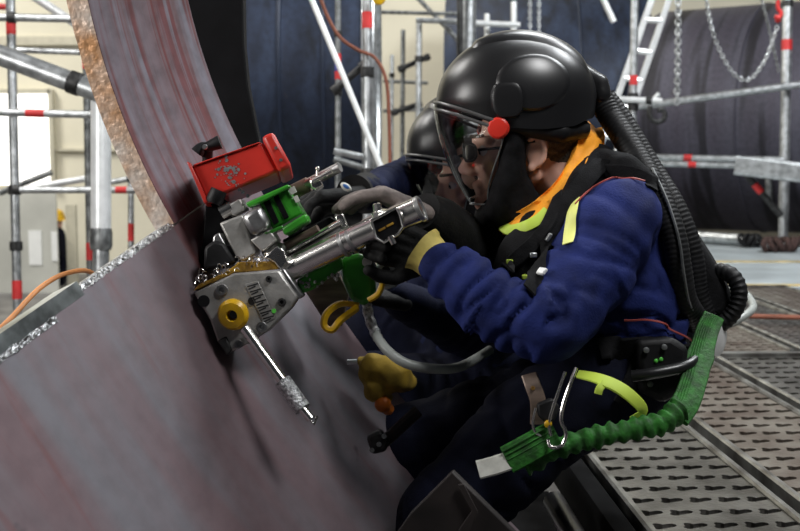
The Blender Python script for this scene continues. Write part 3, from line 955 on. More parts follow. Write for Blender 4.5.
# star knob on top and black knob in front
bm = B(); add_tube(bm, Ws([(207, 166, 2.02), (208, 150, 2.01)]), S(5, 2.05), 14)
kn = obj('clamp_knob', bm, M['rubber'], mc)
bm = B(); add_tube(bm, spline(Ws([(197, 153, 2.0), (202, 147, 2.0), (209, 146, 2.0), (220, 142, 2.0)])), lambda t: S(5.6 + 1.2 * math.cos(2 * PI * t), 2.04), 12)
obj('handle_bar', bm, M['rubber'], kn)
bm = B(); add_lathe(bm, W(205, 147, 1.987), -FWD, [(0.005, 0), (0.004, 0.003)], 12); obj('cap_screw', bm, M['steel'], kn)
bm = B(); add_lathe(bm, W(219, 190, 1.985), W(213, 204, 1.985) - W(219, 190, 1.985), [(S(8, 2), 0), (S(8.4, 2), 0.004), (S(8.4, 2), 0.02), (S(7, 2), 0.026)], 18); obj('locking_knob', bm, M['rubber'], mc)
# bolts and clamp under the housing
rod('clamp_bolt', [(221, 213, 1.985), (232, 207, 1.985)], 6.5, M['chrome'])
pr('clamp_block', [(226, 206), (240, 198), (246, 209), (233, 216)], 1.975, 0.05, M['gear'])
bm = B()
for (x, y) in ((243, 192), (248, 196), (240, 190)):
    add_lathe(bm, W(x, y, 1.972), -FWD, [(0.0035, 0), (0.0035, 0.006)], 6)
obj('bolt_head', bm, M['chrome'], mc)
pr('bracket', [(219, 223), (243, 214), (256, 253), (243, 262), (236, 257)], 1.97, 0.08, M['gear'], bevel=0.004)
pr('bracket_face', [(213, 236), (219, 232), (232, 256), (228, 262), (212, 246)], 1.975, 0.05, M['steel'])
pr('jaw_block', [(204, 247), (214, 240), (224, 243), (236, 262), (224, 268), (203, 270)], 1.965, 0.09, M['rubber'], bevel=0.006)
pr('jaw_backing', [(206, 200), (222, 196), (236, 226), (228, 258), (206, 262), (196, 282), (192, 292), (203, 238)], 2.03, 0.09, M['black_steel'], bevel=0.006)
mb = pr('gear_motor', [(240, 216), (259.5, 204), (271, 226), (252, 237.5)], 1.955, 0.10, M['steel'], bevel=0.010)
pr('motor_base', [(250, 240), (270, 229), (277, 240), (262, 252)], 1.965, 0.08, M['gear'])
# green body
gb = pr('green_body', [(258, 201), (287, 187), (303, 213), (273, 230)], 1.985, 0.11, M['green'], bevel=0.004)
pr('flange', [(245, 203), (288, 184), (291, 187), (263, 202), (249, 208)], 1.97, 0.12, M['green'], gb, bevel=0.003)
pr('dark_band', [(272, 195), (277, 192.5), (289, 217), (284, 219.5)], 1.982, 0.01, M['black_steel'], gb, bevel=0.001)
pr('dark_band', [(262, 200), (268, 197), (279, 222), (274, 225)], 1.9825, 0.01, M['black_steel'], gb, bevel=0.001)
pr('mounting_lug', [(281, 228), (306, 213), (309, 221), (285, 236)], 1.965, 0.06, M['green'], gb, bevel=0.004)
pr('lug_rib', [(263, 233), (282, 225), (284, 228), (266, 236)], 1.965, 0.05, M['green'], gb, bevel=0.002)
for (x0, y0, x1, y1) in ((288, 189, 294, 186), (293, 197, 297, 195)):
    pr('maker_plate', [(x0, y0), (x1, y1), (x1 + 3, y1 + 6), (x0 + 3, y0 + 6)], 1.98, 0.004, M['tag_white'], gb, bevel=0.0005)
# upper feed rod with clamp
rod('feed_rod', [(290, 193, 2.06), (340, 167, 2.02)], 5.2, M['steel'])
rod('feed_sleeve', [(291, 193, 2.06), (309, 184, 2.05)], 7.5, M['tan'])
cb = pr('rod_clamp', [(309, 180), (314, 176), (319, 177), (323, 186), (316, 190), (311, 188)], 2.0, 0.04, M['chrome'], bevel=0.003)
rod('clamp_lever', [(313, 181, 2.0), (332, 171, 1.99)], 2.8, M['chrome'], cb)
bm = B(); add_ball(bm, W(317.5, 168.5, 2.0), S(2.2, 2.0)); obj('lever_ball', bm, M['chrome'], cb)
rod('clamp_stud', [(317, 176, 2.0), (317.5, 169, 2.0)], 1.3, M['chrome'], cb)
# polished guide, chips of swarf
pr('polished_guide', [(264, 257), (277, 246), (284, 250), (287, 262), (281, 270), (274, 262)], 1.955, 0.05, M['chrome'], bevel=0.002)
gr = pr('chamfer_strip', [(193, 291), (199, 284), (222, 274), (240, 262), (274, 261), (279, 269), (234, 273)], 1.958, 0.055, M['gold'], bevel=0.002)  # machined steel chamfer, its orange reflection put into the colour
bm = B()
for k in range(60):
    t = rr.random()
    c = W(195 + 75 * t + rr.gauss(0, 3), 281 - 26 * t + rr.gauss(0, 3), 1.952 + 0.02 * rr.random())
    x, y, z = frame_of(V((rr.gauss(0, 1), rr.gauss(0, 1), rr.gauss(0, 1))))
    add_tube(bm, [c + (x * math.cos(a * 0.8) + y * math.sin(a * 0.8)) * 0.004 + z * a * 0.001 for a in range(6)], 0.0008, 4)
o = obj('swarf', bm, M['chrome'], mc); o['kind'] = 'stuff'
# gearbox
gx = pr('gearbox', [(193.5, 293), (234, 273), (279, 270), (298, 297), (291, 308), (268, 331), (246, 345), (226, 354), (217, 341), (210, 320)], 1.95, 0.06, M['gear'], bevel=0.004)
for (x, y, r) in ((222, 290, 6.3), (269, 279, 3.4), (282, 302, 4.4), (262, 327, 5.6), (239, 344, 4.6)):
    bm = B(); add_lathe(bm, W(x, y, 1.951), -FWD, [(S(r, 1.95), 0), (S(r, 1.95), 0.004), (S(r * 0.85, 1.95), 0.006), (S(r * 0.45, 1.95), 0.006), (S(r * 0.4, 1.95), 0.002)], 20)
    obj('bolt', bm, M['steel'] if r > 4.5 else M['iron'], gx)
for (x, y, r) in ((204, 301, 6), (252, 301, 4)):
    bm = B(); add_lathe(bm, W(x, y, 1.951), -FWD, [(S(r, 1.95), 0), (S(r, 1.95), 0.003), (S(r * .6, 1.95), 0.003)], 20)
    obj('plug', bm, M['rubber'], gx)
# graduated scale: dark tick marks on a slanting strip
pr('scale_plate', [(245, 284), (258, 281), (275, 318), (264, 324)], 1.948, 0.004, M['gear'], gx, bevel=0.0006)
bm = B()
for k in range(14):
    f = k / 13
    a = (247 + 17 * f, 286 + 35 * f)
    l = 11 if k % 2 == 0 else 7
    bm.faces.new([bm.verts.new(W(a[0] + dx, a[1] + dy, 1.9474)) for dx, dy in ((0, 0), (l, -3.2), (l + 0.4, -2.0), (0.4, 1.2))])
obj('tick_marks', bm, M['iron'], gx, smooth=False)
bm = B(); add_lathe(bm, W(274, 311, 1.95), -FWD, [(S(2.2, 1.95), 0), (S(2.2, 1.95), 0.003)], 12); obj('green_indicator', bm, M['green_led'], gx)
pr('side_block', [(279, 270), (284, 268), (303, 296), (298, 300)], 1.958, 0.06, M['steel'])
pr('lower_foot', [(217, 341), (226, 336), (232, 350), (227, 356)], 1.945, 0.05, M['iron'])
# yellow roller knob
bm = B(); add_lathe(bm, W(235, 313, 1.948), V((-0.15, -1, -0.1)), [(S(8, 1.95), 0.0), (S(14, 1.95), 0.001), (S(16, 1.93), 0.007), (S(16, 1.93), 0.013), (S(13, 1.93), 0.020), (S(6, 1.93), 0.021), (S(5.2, 1.93), 0.019), (S(5, 1.93), 0.006)], 32)
yk = obj('roller_knob', bm, M['yellow'], mc); yk['label'] = 'round yellow roller knob with dark centre'
bm = B(); add_lathe(bm, W(234.5, 314, 1.930), V((-0.15, -1, -0.1)), [(S(4.6, 1.93), 0), (S(4.6, 1.93), 0.003)], 16); obj('hub', bm, M['rubber'], yk)
# crank
ck = rod('crank_handle', [(245, 329, 1.935), (285, 384, 1.90)], 5.4, M['chrome'])
rod('knurled_grip', [(283, 381, 1.902), (303, 409, 1.885)], 8.4, M['knurl'], ck)
rod('crank_tip', [(302, 408, 1.885), (311, 419, 1.88)], 4.6, M['chrome'], ck)
rod('crank_pin', [(309, 418, 1.88), (314, 424, 1.878), (317, 416, 1.88)], 1.6, M['chrome'], ck)
# main tube handle and companion rods
mt_ = rod('guide_tube', [(286, 271, 1.99), (352, 239, 1.955), (421, 208.5, 1.92)], 12.3, M['chrome'], n=32)
bm = B()
for f in (0.44, 0.50):
    c = W(286, 271, 1.99).lerp(W(421, 208.5, 1.92), f); dr = W(421, 208.5, 1.92) - W(286, 271, 1.99)
    add_lathe(bm, c, dr, [(S(12, 1.95), -0.004), (S(13.6, 1.95), -0.003), (S(13.6, 1.95), 0.003), (S(12, 1.95), 0.004)], 32)
obj('collar_ring', bm, M['steel'], mt_)
bm = B(); c = W(421, 208.5, 1.92); dr = c - W(286, 271, 1.99); add_lathe(bm, c - dr.normalized() * 0.006, dr, [(S(12.4, 1.92), 0), (S(13.4, 1.92), 0.001), (S(13.4, 1.92), 0.008), (S(11, 1.92), 0.0085), (S(10.5, 1.92), 0.004)], 32); obj('end_rim', bm, M['steel'], mt_)
# square clamp round the tube
sq = pr('square_clamp', [(371.5, 221), (398, 207), (405, 231), (382, 244), (374, 238)], 1.905, 0.07, M['black_steel'], mc, bevel=0.003)
bm = B()
loop = Ws([(371.5, 221, 1.902), (385, 214, 1.902), (396, 208, 1.902), (400, 215, 1.902), (403, 227, 1.902), (398, 234, 1.902), (384, 242.5, 1.902), (376, 238, 1.902), (371.5, 221, 1.902)])
add_tube(bm, loop, 0.0028, 8, cap=False); obj('clamp_frame', bm, M['chrome'], sq)
for (x, y) in ((383, 228), (391, 223.5)):
    pr('brass_pin', [(x - 5, y + 2), (x + 2, y - 1.5), (x + 3, y + 0.5), (x - 4, y + 4)], 1.9035, 0.004, M['gold'], sq, bevel=0.0005)
bm = B(); add_lathe(bm, W(379, 218, 1.92), W(376, 200, 1.92) - W(379, 218, 1.92), [(S(7, 1.9), 0), (S(7, 1.9), 0.010), (S(4.5, 1.9), 0.012), (S(4.5, 1.9), 0.024), (S(2.5, 1.9), 0.026)], 8); obj('clamp_bolt', bm, M['chrome'], sq)
rod('clamp_foot', [(390, 236, 1.9), (394, 244, 1.9)], 3.2, M['chrome'], sq)
rod('companion_rod', [(278, 258, 2.02), (341, 222, 1.985)], 3.4, M['chrome'])
rod('companion_rod', [(283, 247, 2.02), (318, 228, 2.0)], 3.6, M['tan'])
rod('companion_rod', [(286, 262, 2.02), (342, 230, 1.985)], 4.0, M['iron'])
pr('rod_bracket', [(335, 216), (343, 213), (348, 226), (339, 230)], 1.99, 0.03, M['chrome'], bevel=0.002)
pr('dark_carriage', [(282, 240), (330, 216), (345, 228), (292, 260)], 2.03, 0.05, M['black_steel'], bevel=0.003)
pr('carriage_collar', [(258, 250), (275, 240), (287, 246), (279, 262), (268, 262)], 1.985, 0.05, M['steel'], bevel=0.01)
# green guard below the tube and valve
pr('green_guard', [(296, 280), (341, 257), (343, 268), (312, 290), (301, 294)], 1.995, 0.04, M['green'], bevel=0.004)
bm = B()
for k in range(22):
    c = W(300 + 38 * rr.random(), 284 - 16 * rr.random() + 3, 1.993)
    add_ball(bm, c, 0.0022 + 0.002 * rr.random(), None, 6, 4)
o = obj('swarf', bm, M['steel'], mc); o['kind'] = 'stuff'
vb = pr('valve_body', [(340, 258), (362, 252), (374, 270), (376, 296), (364, 307), (350, 300), (342, 280)], 2.03, 0.06, M['green'], bevel=0.010)
bm = B(); add_lathe(bm, W(367, 262, 2.0), -FWD, [(S(5, 2), 0), (S(5, 2), 0.006), (S(3, 2), 0.007)], 14); obj('valve_cap', bm, M['tag_white'], vb)
ft = pr('fitting', [(376, 259), (391, 262), (404, 266), (405, 276), (396, 287), (384, 290), (378, 278)], 2.04, 0.03, M['galv'], bevel=0.004)
for (x, y) in ((386, 270), (396, 276)):
    bm = B(); add_lathe(bm, W(x, y, 2.041), -FWD, [(S(4.2, 2), 0), (S(4.2, 2), 0.003)], 14); obj('port', bm, M['rubber'], ft)
# yellow handles
bm = B()
add_tube(bm, spline(Ws([(357, 305, 2.02), (340, 304, 2.0), (327, 313, 1.99), (324, 325, 1.99), (332, 330, 1.99), (341, 320, 1.99), (357, 308, 2.01)]), 6), 1.0, 10, flat=(S(4.2, 2), S(3.0, 2)))
obj('pull_ring', bm, M['yellow'], mc)
bm = B()
add_tube(bm, spline(Ws([(372, 270, 2.015), (380, 274, 2.01), (382, 284, 2.01), (378, 294, 2.01), (369, 300, 2.015)]), 6), 1.0, 10, flat=(S(3.6, 2), S(2.6, 2)))
obj('trigger_guard', bm, M['yellow'], mc)
# air hose
hs = thing('air_hose', 'pale grey air hose drooping from the green valve of the machine', 'hose', W(410, 365, 2.05))
bm = B(); add_tube(bm, spline(Ws([(367, 305, 2.05), (369, 317, 2.04), (374, 330, 2.03), (378, 338, 2.02)]), 6), lambda t: S(5.2, 2.03) * (1 + 0.10 * math.sin(t * 90)), 12); obj('braided_end', bm, M['knurl'], hs)
bm = B(); add_tube(bm, spline(Ws([(376, 335, 2.02), (388, 351, 1.99), (408, 364, 1.98), (438, 369, 2.0), (462, 366, 2.05), (490, 350, 2.12)]), 8), S(5.0, 2.0), 14); obj('hose_tube', bm, M['hose_grey'], hs)

# odds and ends by the plate
bm = B(); add_prism(bm, [(303, 283), (336, 268), (349, 292), (342, 326), (330, 330), (306, 293)], 2.16, 0.03)
tag(obj('tan_steel_block', bm, M['tan'], bevel=0.004), 'tan brown steel block behind the green guard and yellow pull ring', 'block')
bm = B()
add_chain_caps(bm, [(W(360, 362, 2.18), 0.010), (W(372, 366, 2.17), 0.026), (W(392, 375, 2.16), 0.034), (W(404, 382, 2.18), 0.024)])
add_chain_caps(bm, [(W(366, 372, 2.17), 0.014), (W(376, 390, 2.16), 0.024), (W(386, 398, 2.17), 0.014)])
me = fuse(bm, 0.005, 3)
for v in me.vertices:
    v.co += V((noise.noise(v.co * 40), noise.noise(v.co * 40 + V((5, 0, 0))), noise.noise(v.co * 40 + V((9, 0, 0))))) * 0.006
cl = thing('mustard_cloth', 'crumpled mustard yellow cloth lying in the shade under the grey hose', 'cloth', W(380, 400, 2.18))
obj('cloth_body', me, M['ochre'], cl)
bm = B(); add_tube(bm, Ws([(347, 362, 2.18), (357, 361.5, 2.18)]), S(2.6, 2.18), 8); obj('metal_tip', bm, M['galv'], cl)
bm = B(); add_ball(bm, W(383, 404, 2.15), 0.017); add_ball(bm, W(388, 409, 2.17), 0.013); me = fuse(bm, 0.004, 2); tag(obj('orange_tag', me, M['orange_ball']), 'small orange lump just under the mustard cloth', 'tag')
# dark clamp at the worker's knee
t = thing('screw_clamp', 'small dark clamp with glinting screws at the lower edge of the plate by the worker', 'clamp', W(378, 446, 2.1))
bm = B(); add_prism(bm, [(366, 437), (380, 430), (390, 440), (386, 452), (372, 455)], 2.08, 0.035); obj('clamp_body', bm, M['iron'], t, bevel=0.006)
for (x, y) in ((384, 436), (372, 450), (379, 444)):
    bm = B(); add_lathe(bm, W(x, y, 2.078), -FWD, [(0.005, 0), (0.005, 0.004)], 8); obj('screw', bm, M['chrome'], t)
bm = B(); add_tube(bm, Ws([(384, 442, 2.1), (418, 411, 2.12)]), 0.012, 10); obj('arm', bm, M['brown_steel'], t)
# steel angle in the bottom of the frame
t = thing('steel_angle', 'dark brown steel angle piece standing at the bottom edge of the picture', 'steel angle', W(450, 560, 1.72))
bm = B(); add_prism(bm, [(452, 472), (515, 534), (560, 600), (350, 600), (410, 514)], 1.74, 0.012, V((0.3, 1, 0.2))); obj('web', bm, M['brown_steel'], t, bevel=0.002)
bm = B(); add_prism(bm, [(458, 485), (464, 484), (478, 512), (466, 540), (440, 600), (430, 600), (460, 528), (472, 511)], 1.73, 0.006); obj('lip', bm, M['brown_steel'], t, bevel=0.001)
# orange cable over the top of the plate
bm = B(); add_tube(bm, spline(Ws([(-60, 430, 1.76), (-12, 345, 1.80), (14, 315, 1.84), (40, 288, 1.90), (66, 273.5, 1.96), (92, 273, 2.05), (104, 300, 2.16), (108, 380, 2.3), (100, 560, 2.4)]), 8), S(2.6, 1.9), 10)
tag(obj('air_line', bm, M['orange_cable']), 'orange cable arching over the top edge of the steel plate', 'cable')

# ------------------------------------------------------------------ people
def basis(c, fwd):
    f = V(fwd).normalized()
    l = V((0, 0, 1)).cross(f).normalized()
    u = f.cross(l).normalized()
    m = Matrix((f, l, u)).transposed().to_4x4()
    m.translation = c
    return m


def head_shapes(bm, Mh):
    P = lambda x, y, z: Mh @ V((x - 0.001, y, z))
    R = Mh.to_3x3()
    add_ball(bm, P(-0.012, 0, 0.045), (0.098, 0.076, 0.088), R, 24, 16)
    add_ball(bm, P(0.030, 0, -0.012), (0.072, 0.064, 0.085), R, 24, 16)
    add_ball(bm, P(0.045, 0, -0.055), (0.050, 0.046, 0.045), R, 20, 12)
    for s in (-1, 1):
        add_caps(bm, P(-0.005, s * 0.056, -0.045), P(0.078, s * 0.018, -0.088), 0.016, 0.014)     # jaw line
        add_ball(bm, P(0.070, s * 0.040, -0.022), (0.022, 0.022, 0.022), R)                       # cheek
        add_caps(bm, P(0.096, s * 0.008, 0.030), P(0.080, s * 0.048, 0.026), 0.010, 0.009)         # brow
        add_ball(bm, P(0.111, s * 0.012, -0.033), (0.012, 0.009, 0.009), R)                       # nostril
        # ear
        add_ball(bm, P(-0.006, s * 0.076, -0.002), (0.020, 0.008, 0.030), R)
        pts = [(P(-0.006 - 0.019 * math.cos(a), s * (0.084 + 0.004 * math.sin(a * .5)), 0.002 + 0.028 * math.sin(a)), 0.0050) for a in [(-1.3 + 0.45 * i) for i in range(9)]]
        add_chain_caps(bm, pts)
        add_ball(bm, P(0.003, s * 0.080, -0.030), (0.009, 0.006, 0.010), R)
    add_chain_caps(bm, [(P(0.096, 0, 0.020), 0.009), (P(0.108, 0, 0.000), 0.010), (P(0.124, 0, -0.026), 0.0115)])
    add_ball(bm, P(0.088, 0, -0.094), (0.020, 0.024, 0.018), R)
    add_caps(bm, P(0.098, -0.020, -0.060), P(0.103, 0, -0.058), 0.007, 0.008)
    add_caps(bm, P(0.098, 0.020, -0.060), P(0.103, 0, -0.058), 0.007, 0.008)
    add_caps(bm, P(0.096, -0.016, -0.071), P(0.096, 0.016, -0.071), 0.008, 0.008)


def body_shapes(bm, J, k=0.8):
    """J: list of chains of ((px,py,d), r) : tapered limbs"""
    for ch in J:
        add_chain_caps(bm, [(W(*p), r * k) for p, r in ch])


def wrinkle(me, chains, amp=0.006, wl=0.055):
    segs = []
    for ch in chains:
        for (p, r), (q, s) in zip(ch, ch[1:]):
            segs.append((W(*p), W(*q)))
    me.calc_loop_triangles()
    nrm = [v.normal.copy() for v in me.vertices]
    for v, n in zip(me.vertices, nrm):
        best = None
        for si, (a, b) in enumerate(segs):
            ab = b - a
            t = max(0, min(1, (v.co - a).dot(ab) / max(ab.length_squared, 1e-9)))
            d = (v.co - a - ab * t).length
            if best is None or d < best[0]:
                best = (d, t * ab.length, ab.length, ab.normalized(), si)
        c = v.co
        k = 1.25 / wl
        q = best[3] * best[1] * k * 1.6 + (c - best[3] * c.dot(best[3])) * k * 0.42
        q += V((noise.noise(c * 8), noise.noise(c * 8 + V((7, 0, 0))), noise.noise(c * 8 + V((0, 7, 0))))) * 0.55
        f = max(0.0, 1 - 2.2 * abs(noise.noise(q + V((best[4] * 3.7, 0, 0))))) ** 1.8
        m = 0.35 + 0.65 * max(0, min(1, 0.5 + 1.4 * noise.noise(c * 6 + V((11, 0, 4)))))
        v.co = c - n * amp * m * f * 1.2 + n * (0.010 * noise.noise(c * 7 + V((0, 8, 0))) + 0.004 * noise.noise(c * 19))
    return me


def glove(name, wrist, f, n, curl, m, parent, sc=1.0, thumb=1, voxel=0.0032, spread=0.0, tcurl=0.5, cuff=None):
    """palm, four unequal bent fingers and a side thumb; n is the way the fingers close"""
    f = V(f).normalized()
    n = (V(n) - f * V(n).dot(f)).normalized()
    s = f.cross(n) * thumb
    w = V(wrist)
    bm = B()
    K = []
    for i, (o, l, r) in enumerate(((0.031, 0.074, 0.0105), (0.010, 0.082, 0.0108), (-0.011, 0.076, 0.0104), (-0.030, 0.060, 0.0094))):
        kn = w + (f * (0.088 - 0.004 * abs(i - 1)) + s * o) * sc
        add_caps(bm, w + s * o * 0.55 * sc, kn, 0.017 * sc, 0.0135 * sc)
        p, ang = kn, 0.0
        dirf = (f + s * spread * (1.5 - i)).normalized()
        for j, (frac, ca) in enumerate(zip((0.46, 0.31, 0.25), curl[i] if isinstance(curl[0], (list, tuple)) else curl)):
            ang += ca
            q = p + (dirf * math.cos(ang) + n * math.sin(ang)) * l * frac * sc
            add_caps(bm, p, q, r * sc * (1.06 - 0.07 * j), r * sc * (1.0 - 0.08 * j))
            p = q
    b = w + (f * 0.022 + s * 0.024 + n * 0.006) * sc
    t1 = b + (f * 0.55 + s * 0.62 + n * 0.30).normalized() * 0.044 * sc
    t2 = t1 + (f * 0.8 + s * (0.35 - tcurl * 0.4) + n * (0.3 + tcurl)).normalized() * 0.034 * sc
    t3 = t2 + (f * 0.8 + s * (0.1 - tcurl * 0.5) + n * (0.3 + tcurl)).normalized() * 0.027 * sc
    add_chain_caps(bm, [(b, 0.019 * sc), (t1, 0.0135 * sc), (t2, 0.0120 * sc), (t3, 0.0100 * sc)])
    me = fuse(bm, voxel, 3)
    for v in me.vertices:
        v.co += v.normal * (0.0012 * noise.noise(v.co * 60) + 0.0016 * noise.noise(v.co * 28))
    return obj(name, me, m, parent)


HC = (0.014, 0.155, 0.118, 0.128, 0.100)    # shell centre x, semi axes x y z, centre z


def rim_z(a):
    a = abs((a + PI) % (2 * PI) - PI)
    if a < 1.33:
        return 0.047 + 0.44 * 0.155 * (math.cos(a) - math.cos(1.33))
    pts = [(1.33, 0.047), (1.8, 0.041), (2.2, 0.043), (2.6, 0.055), (PI, 0.066)]
    for (a0, z0), (a1, z1) in zip(pts, pts[1:]):
        if a <= a1:
            t = (a - a0) / (a1 - a0)
            t = t * t * (3 - 2 * t)
            return z0 + (z1 - z0) * t
    return pts[-1][1]


def helmet(Mh, parent, label=None, full=True):
    cx, rx, ry, rz, cz = HC
    P = lambda x, y, z: Mh @ V((x, y, z))
    bm = B()
    na, nt_ = 56, 20
    rings = []
    for i in range(nt_ + 1):
        t = i / nt_
        row = []
        for j in range(na):
            a = 2 * PI * j / na
            ca, sa = math.cos(a), math.sin(a)
            z0 = rim_z(a)
            if t < 0.2:
                u = t / 0.2
                k = 0.965 + 0.035 * u
                z = z0 + (max(cz, z0) - z0) * u
            else:
                u = (t - 0.2) / 0.8
                k = math.cos(u * PI / 2)
                zb = max(cz, z0)
                z = zb + (cz + rz - zb) * math.sin(u * PI / 2)
            k = max(k, 0.002)
            row.append(bm.verts.new(P(cx + rx * ca * k, ry * sa * k, z)))
        rings.append(row)
    for a, b in zip(rings, rings[1:]):
        for j in range(na):
            bm.faces.new((a[j], a[(j + 1) % na], b[(j + 1) % na], b[j]))
    # rolled inner edge
    inner = [bm.verts.new(P(cx + (rx - 0.012) * math.cos(2 * PI * j / na) * .965, (ry - 0.012) * math.sin(2 * PI * j / na) * .965, rim_z(2 * PI * j / na) + 0.006)) for j in range(na)]
    for j in range(na):
        bm.faces.new((rings[0][(j + 1) % na], rings[0][j], inner[j], inner[(j + 1) % na]))
    h = obj('helmet', bm, M['helmet'], parent, angle=60)
    # raised crest along the top
    def top(x, y, off):
        q = 1 - ((x - cx) / rx) ** 2 - (y / ry) ** 2
        return P(x, y, cz + rz * math.sqrt(max(q, 0)) + off)

    def crest(u, v):
        x = 0.098 - 0.222 * u
        w = 0.036 + 0.030 * math.sin(PI * min(1, u * 0.9)) ** 0.7
        y = w * (2 * v - 1)
        e = min(u / 0.06, (1 - u) / 0.06, v / 0.14, (1 - v) / 0.14, 1)
        return top(x, y, -0.002 + 0.0085 * math.sin(e * PI / 2))
    bm = B(); add_grid(bm, crest, 36, 20); obj('crest', bm, M['helmet'], h)

    def side(x, z, off, s):
        q = 1 - ((x - cx) / rx) ** 2 - ((z - cz) / rz) ** 2
        if z < cz:
            q = 1 - ((x - cx) / rx) ** 2
        return P(x, s * (ry * math.sqrt(max(q, 0.0)) + off), z)
    for s in (1, -1):
        def panel(u, v):
            a = 2 * PI * v
            r = u
            e = min((1 - u) / 0.10, 1)
            x = -0.006 + 0.070 * r * math.cos(a) + 0.012 * r * math.sin(a)
            z = 0.128 + 0.052 * r * math.sin(a) - 0.010 * r * math.cos(a)
            return side(x, z, -0.001 + 0.0045 * math.sin(e * PI / 2), s)
        bm = B(); add_grid(bm, panel, 12, 40); obj('side_panel', bm, M['helmet'], h)

        def tab(u, v):
            a = 2 * PI * v
            e = min((1 - u) / 0.15, 1)
            ca, sa = math.cos(a), math.sin(a)
            x = 0.045 + 0.030 * u * math.copysign(abs(ca) ** 0.6, ca)
            z = 0.098 + 0.034 * u * math.copysign(abs(sa) ** 0.75, sa)
            return side(x, z, -0.001 + 0.0085 * math.sin(e * PI / 2), s)
        bm = B(); add_grid(bm, tab, 10, 36); obj('pivot_tab', bm, M['helmet'], h)
        bm = B(); o = P(0.061, s * 0.101, 0.048); ax = Mh.to_3x3() @ V((0.22, s, 0)); add_lathe(bm, o, ax, [(0.016, 0), (0.0195, 0.002), (0.0205, 0.010), (0.0195, 0.015), (0.016, 0.018), (0.006, 0.019)], 28)
        k = obj('pivot_knob', bm, M['knob_red'], h); k['label'] = 'red visor pivot knob'
        bm = B(); add_chain_caps(bm, [(P(0.05, s * 0.096, 0.055), 0.016), (P(0.0, s * 0.093, 0.044), 0.018), (P(-0.055, s * 0.078, 0.034), 0.022), (P(-0.100, s * 0.038, 0.038), 0.020), (P(-0.108, 0, 0.038), 0.020)])
        obj('headband', bm, M['rubber'], h)
    # rear air duct
    bm = B(); add_chain_caps(bm, [(P(-0.085, 0, 0.150), 0.035), (P(-0.120, 0, 0.132), 0.028), (P(-0.146, 0, 0.122), 0.021), (P(-0.150, 0.004, 0.100), 0.020)])
    obj('air_duct', fuse(bm, 0.004, 3), M['helmet'], h)

    # visor
    def vis(u, t):
        am = 1.33 * (1 - 0.40 * t ** 1.8)
        a = am * (2 * u - 1)
        fr = 0.162 - 0.006 * t - 0.056 * t * t
        sd = 0.119 - 0.052 * t
        zt = rim_z(a) + 0.004
        return P(cx + fr * math.cos(a), sd * math.sin(a), zt + (-0.094 - zt) * t)
    bm = B(); add_grid(bm, vis, 48, 24); vs = obj('visor', bm, M['visor'], h); vs['label'] = 'clear curved visor'
    for dz, off in ((0.007, 0.003), (-0.006, 0.0035)):
        bm = B()
        add_tube(bm, [P(cx + (rx + off) * math.cos(a), (ry + off) * math.sin(a), rim_z(a) + dz) for a in [1.33 * (2 * i / 40 - 1) for i in range(41)]], 0.0034, 8)
        obj('visor_rim', bm, M['helmet_edge'], vs)
    bm = B()
    ed = [vis(0, t / 20) for t in range(21)] + [vis(i / 30, 1) for i in range(1, 30)] + [vis(1, 1 - t / 20) for t in range(21)]
    add_tube(bm, ed, 0.0016, 6); obj('visor_edge', bm, M['galv_dark'], vs)
    return h


def face_bits(Mh, parent, glasses=True):
    P = lambda x, y, z: Mh @ V((x - 0.001, y, z))
    R = Mh.to_3x3()
    for s in (1, -1):
        bm = B(); add_ball(bm, P(0.083, s * 0.031, 0.008), 0.0125); e = obj('eye', bm, M['eye'], parent)
        bm = B(); add_ball(bm, P(0.0935, s * 0.0315, 0.006), (0.003, 0.006, 0.006), R); obj('iris', bm, M['iris'], e)
        bm = B(); add_caps(bm, P(0.104, s * 0.012, 0.036), P(0.088, s * 0.050, 0.036), 0.004, 0.003); obj('eyebrow', bm, M['hair'], parent)
    if glasses:
        bm = B(); add_caps(bm, P(0.121, 0.010, 0.012), P(0.121, -0.010, 0.012), 0.0028, 0.0028)
        g = obj('spectacles', bm, M['rubber'], parent)
        for s in (1, -1):
            def lens(u, v):
                a = 2 * PI * v
                y = 0.034 + 0.024 * u * math.copysign(abs(math.cos(a)) ** 0.7, math.cos(a))
                z = 0.006 + 0.017 * u * math.copysign(abs(math.sin(a)) ** 0.7, math.sin(a))
                return P(0.121 - 8 * (y - 0.01) ** 2, s * y, z)
            bm = B(); add_grid(bm, lens, 4, 24); obj('lens', bm, M['glass_dark'], g)
            bm = B(); add_tube(bm, [lens(1, k / 24) for k in range(25)], 0.0026, 6, cap=False); obj('rim', bm, M['rubber'], g)
            bm = B(); add_tube(bm, [P(0.100, s * 0.062, 0.010), P(0.05, s * 0.078, 0.012), P(-0.006, s * 0.084, 0.020)], 0.003, 6); obj('temple', bm, M['rubber'], g)


def hair_cap(Mh, parent):
    R = Mh.to_3x3()
    P = lambda x, y, z: Mh @ V((x, y, z))
    bm = B()
    add_ball(bm, P(-0.014, 0, 0.048), (0.100, 0.0785, 0.091), R, 28, 20)
    add_ball(bm, P(-0.040, 0, 0.004), (0.064, 0.058, 0.058), R, 24, 16)
    inv = Mh.inverted()
    kill = []
    for v in bm.verts:
        q = inv @ v.co
        if q.x > 0.055 - 0.5 * max(0, 0.06 - q.z) or q.z < -0.045 or (abs(q.y) > 0.06 and -0.03 < q.x < 0.03 and q.z < 0.035):
            kill.append(v)
    bmesh.ops.delete(bm, geom=kill, context='VERTS')
    return obj('hair', bm, M['hair'], parent)


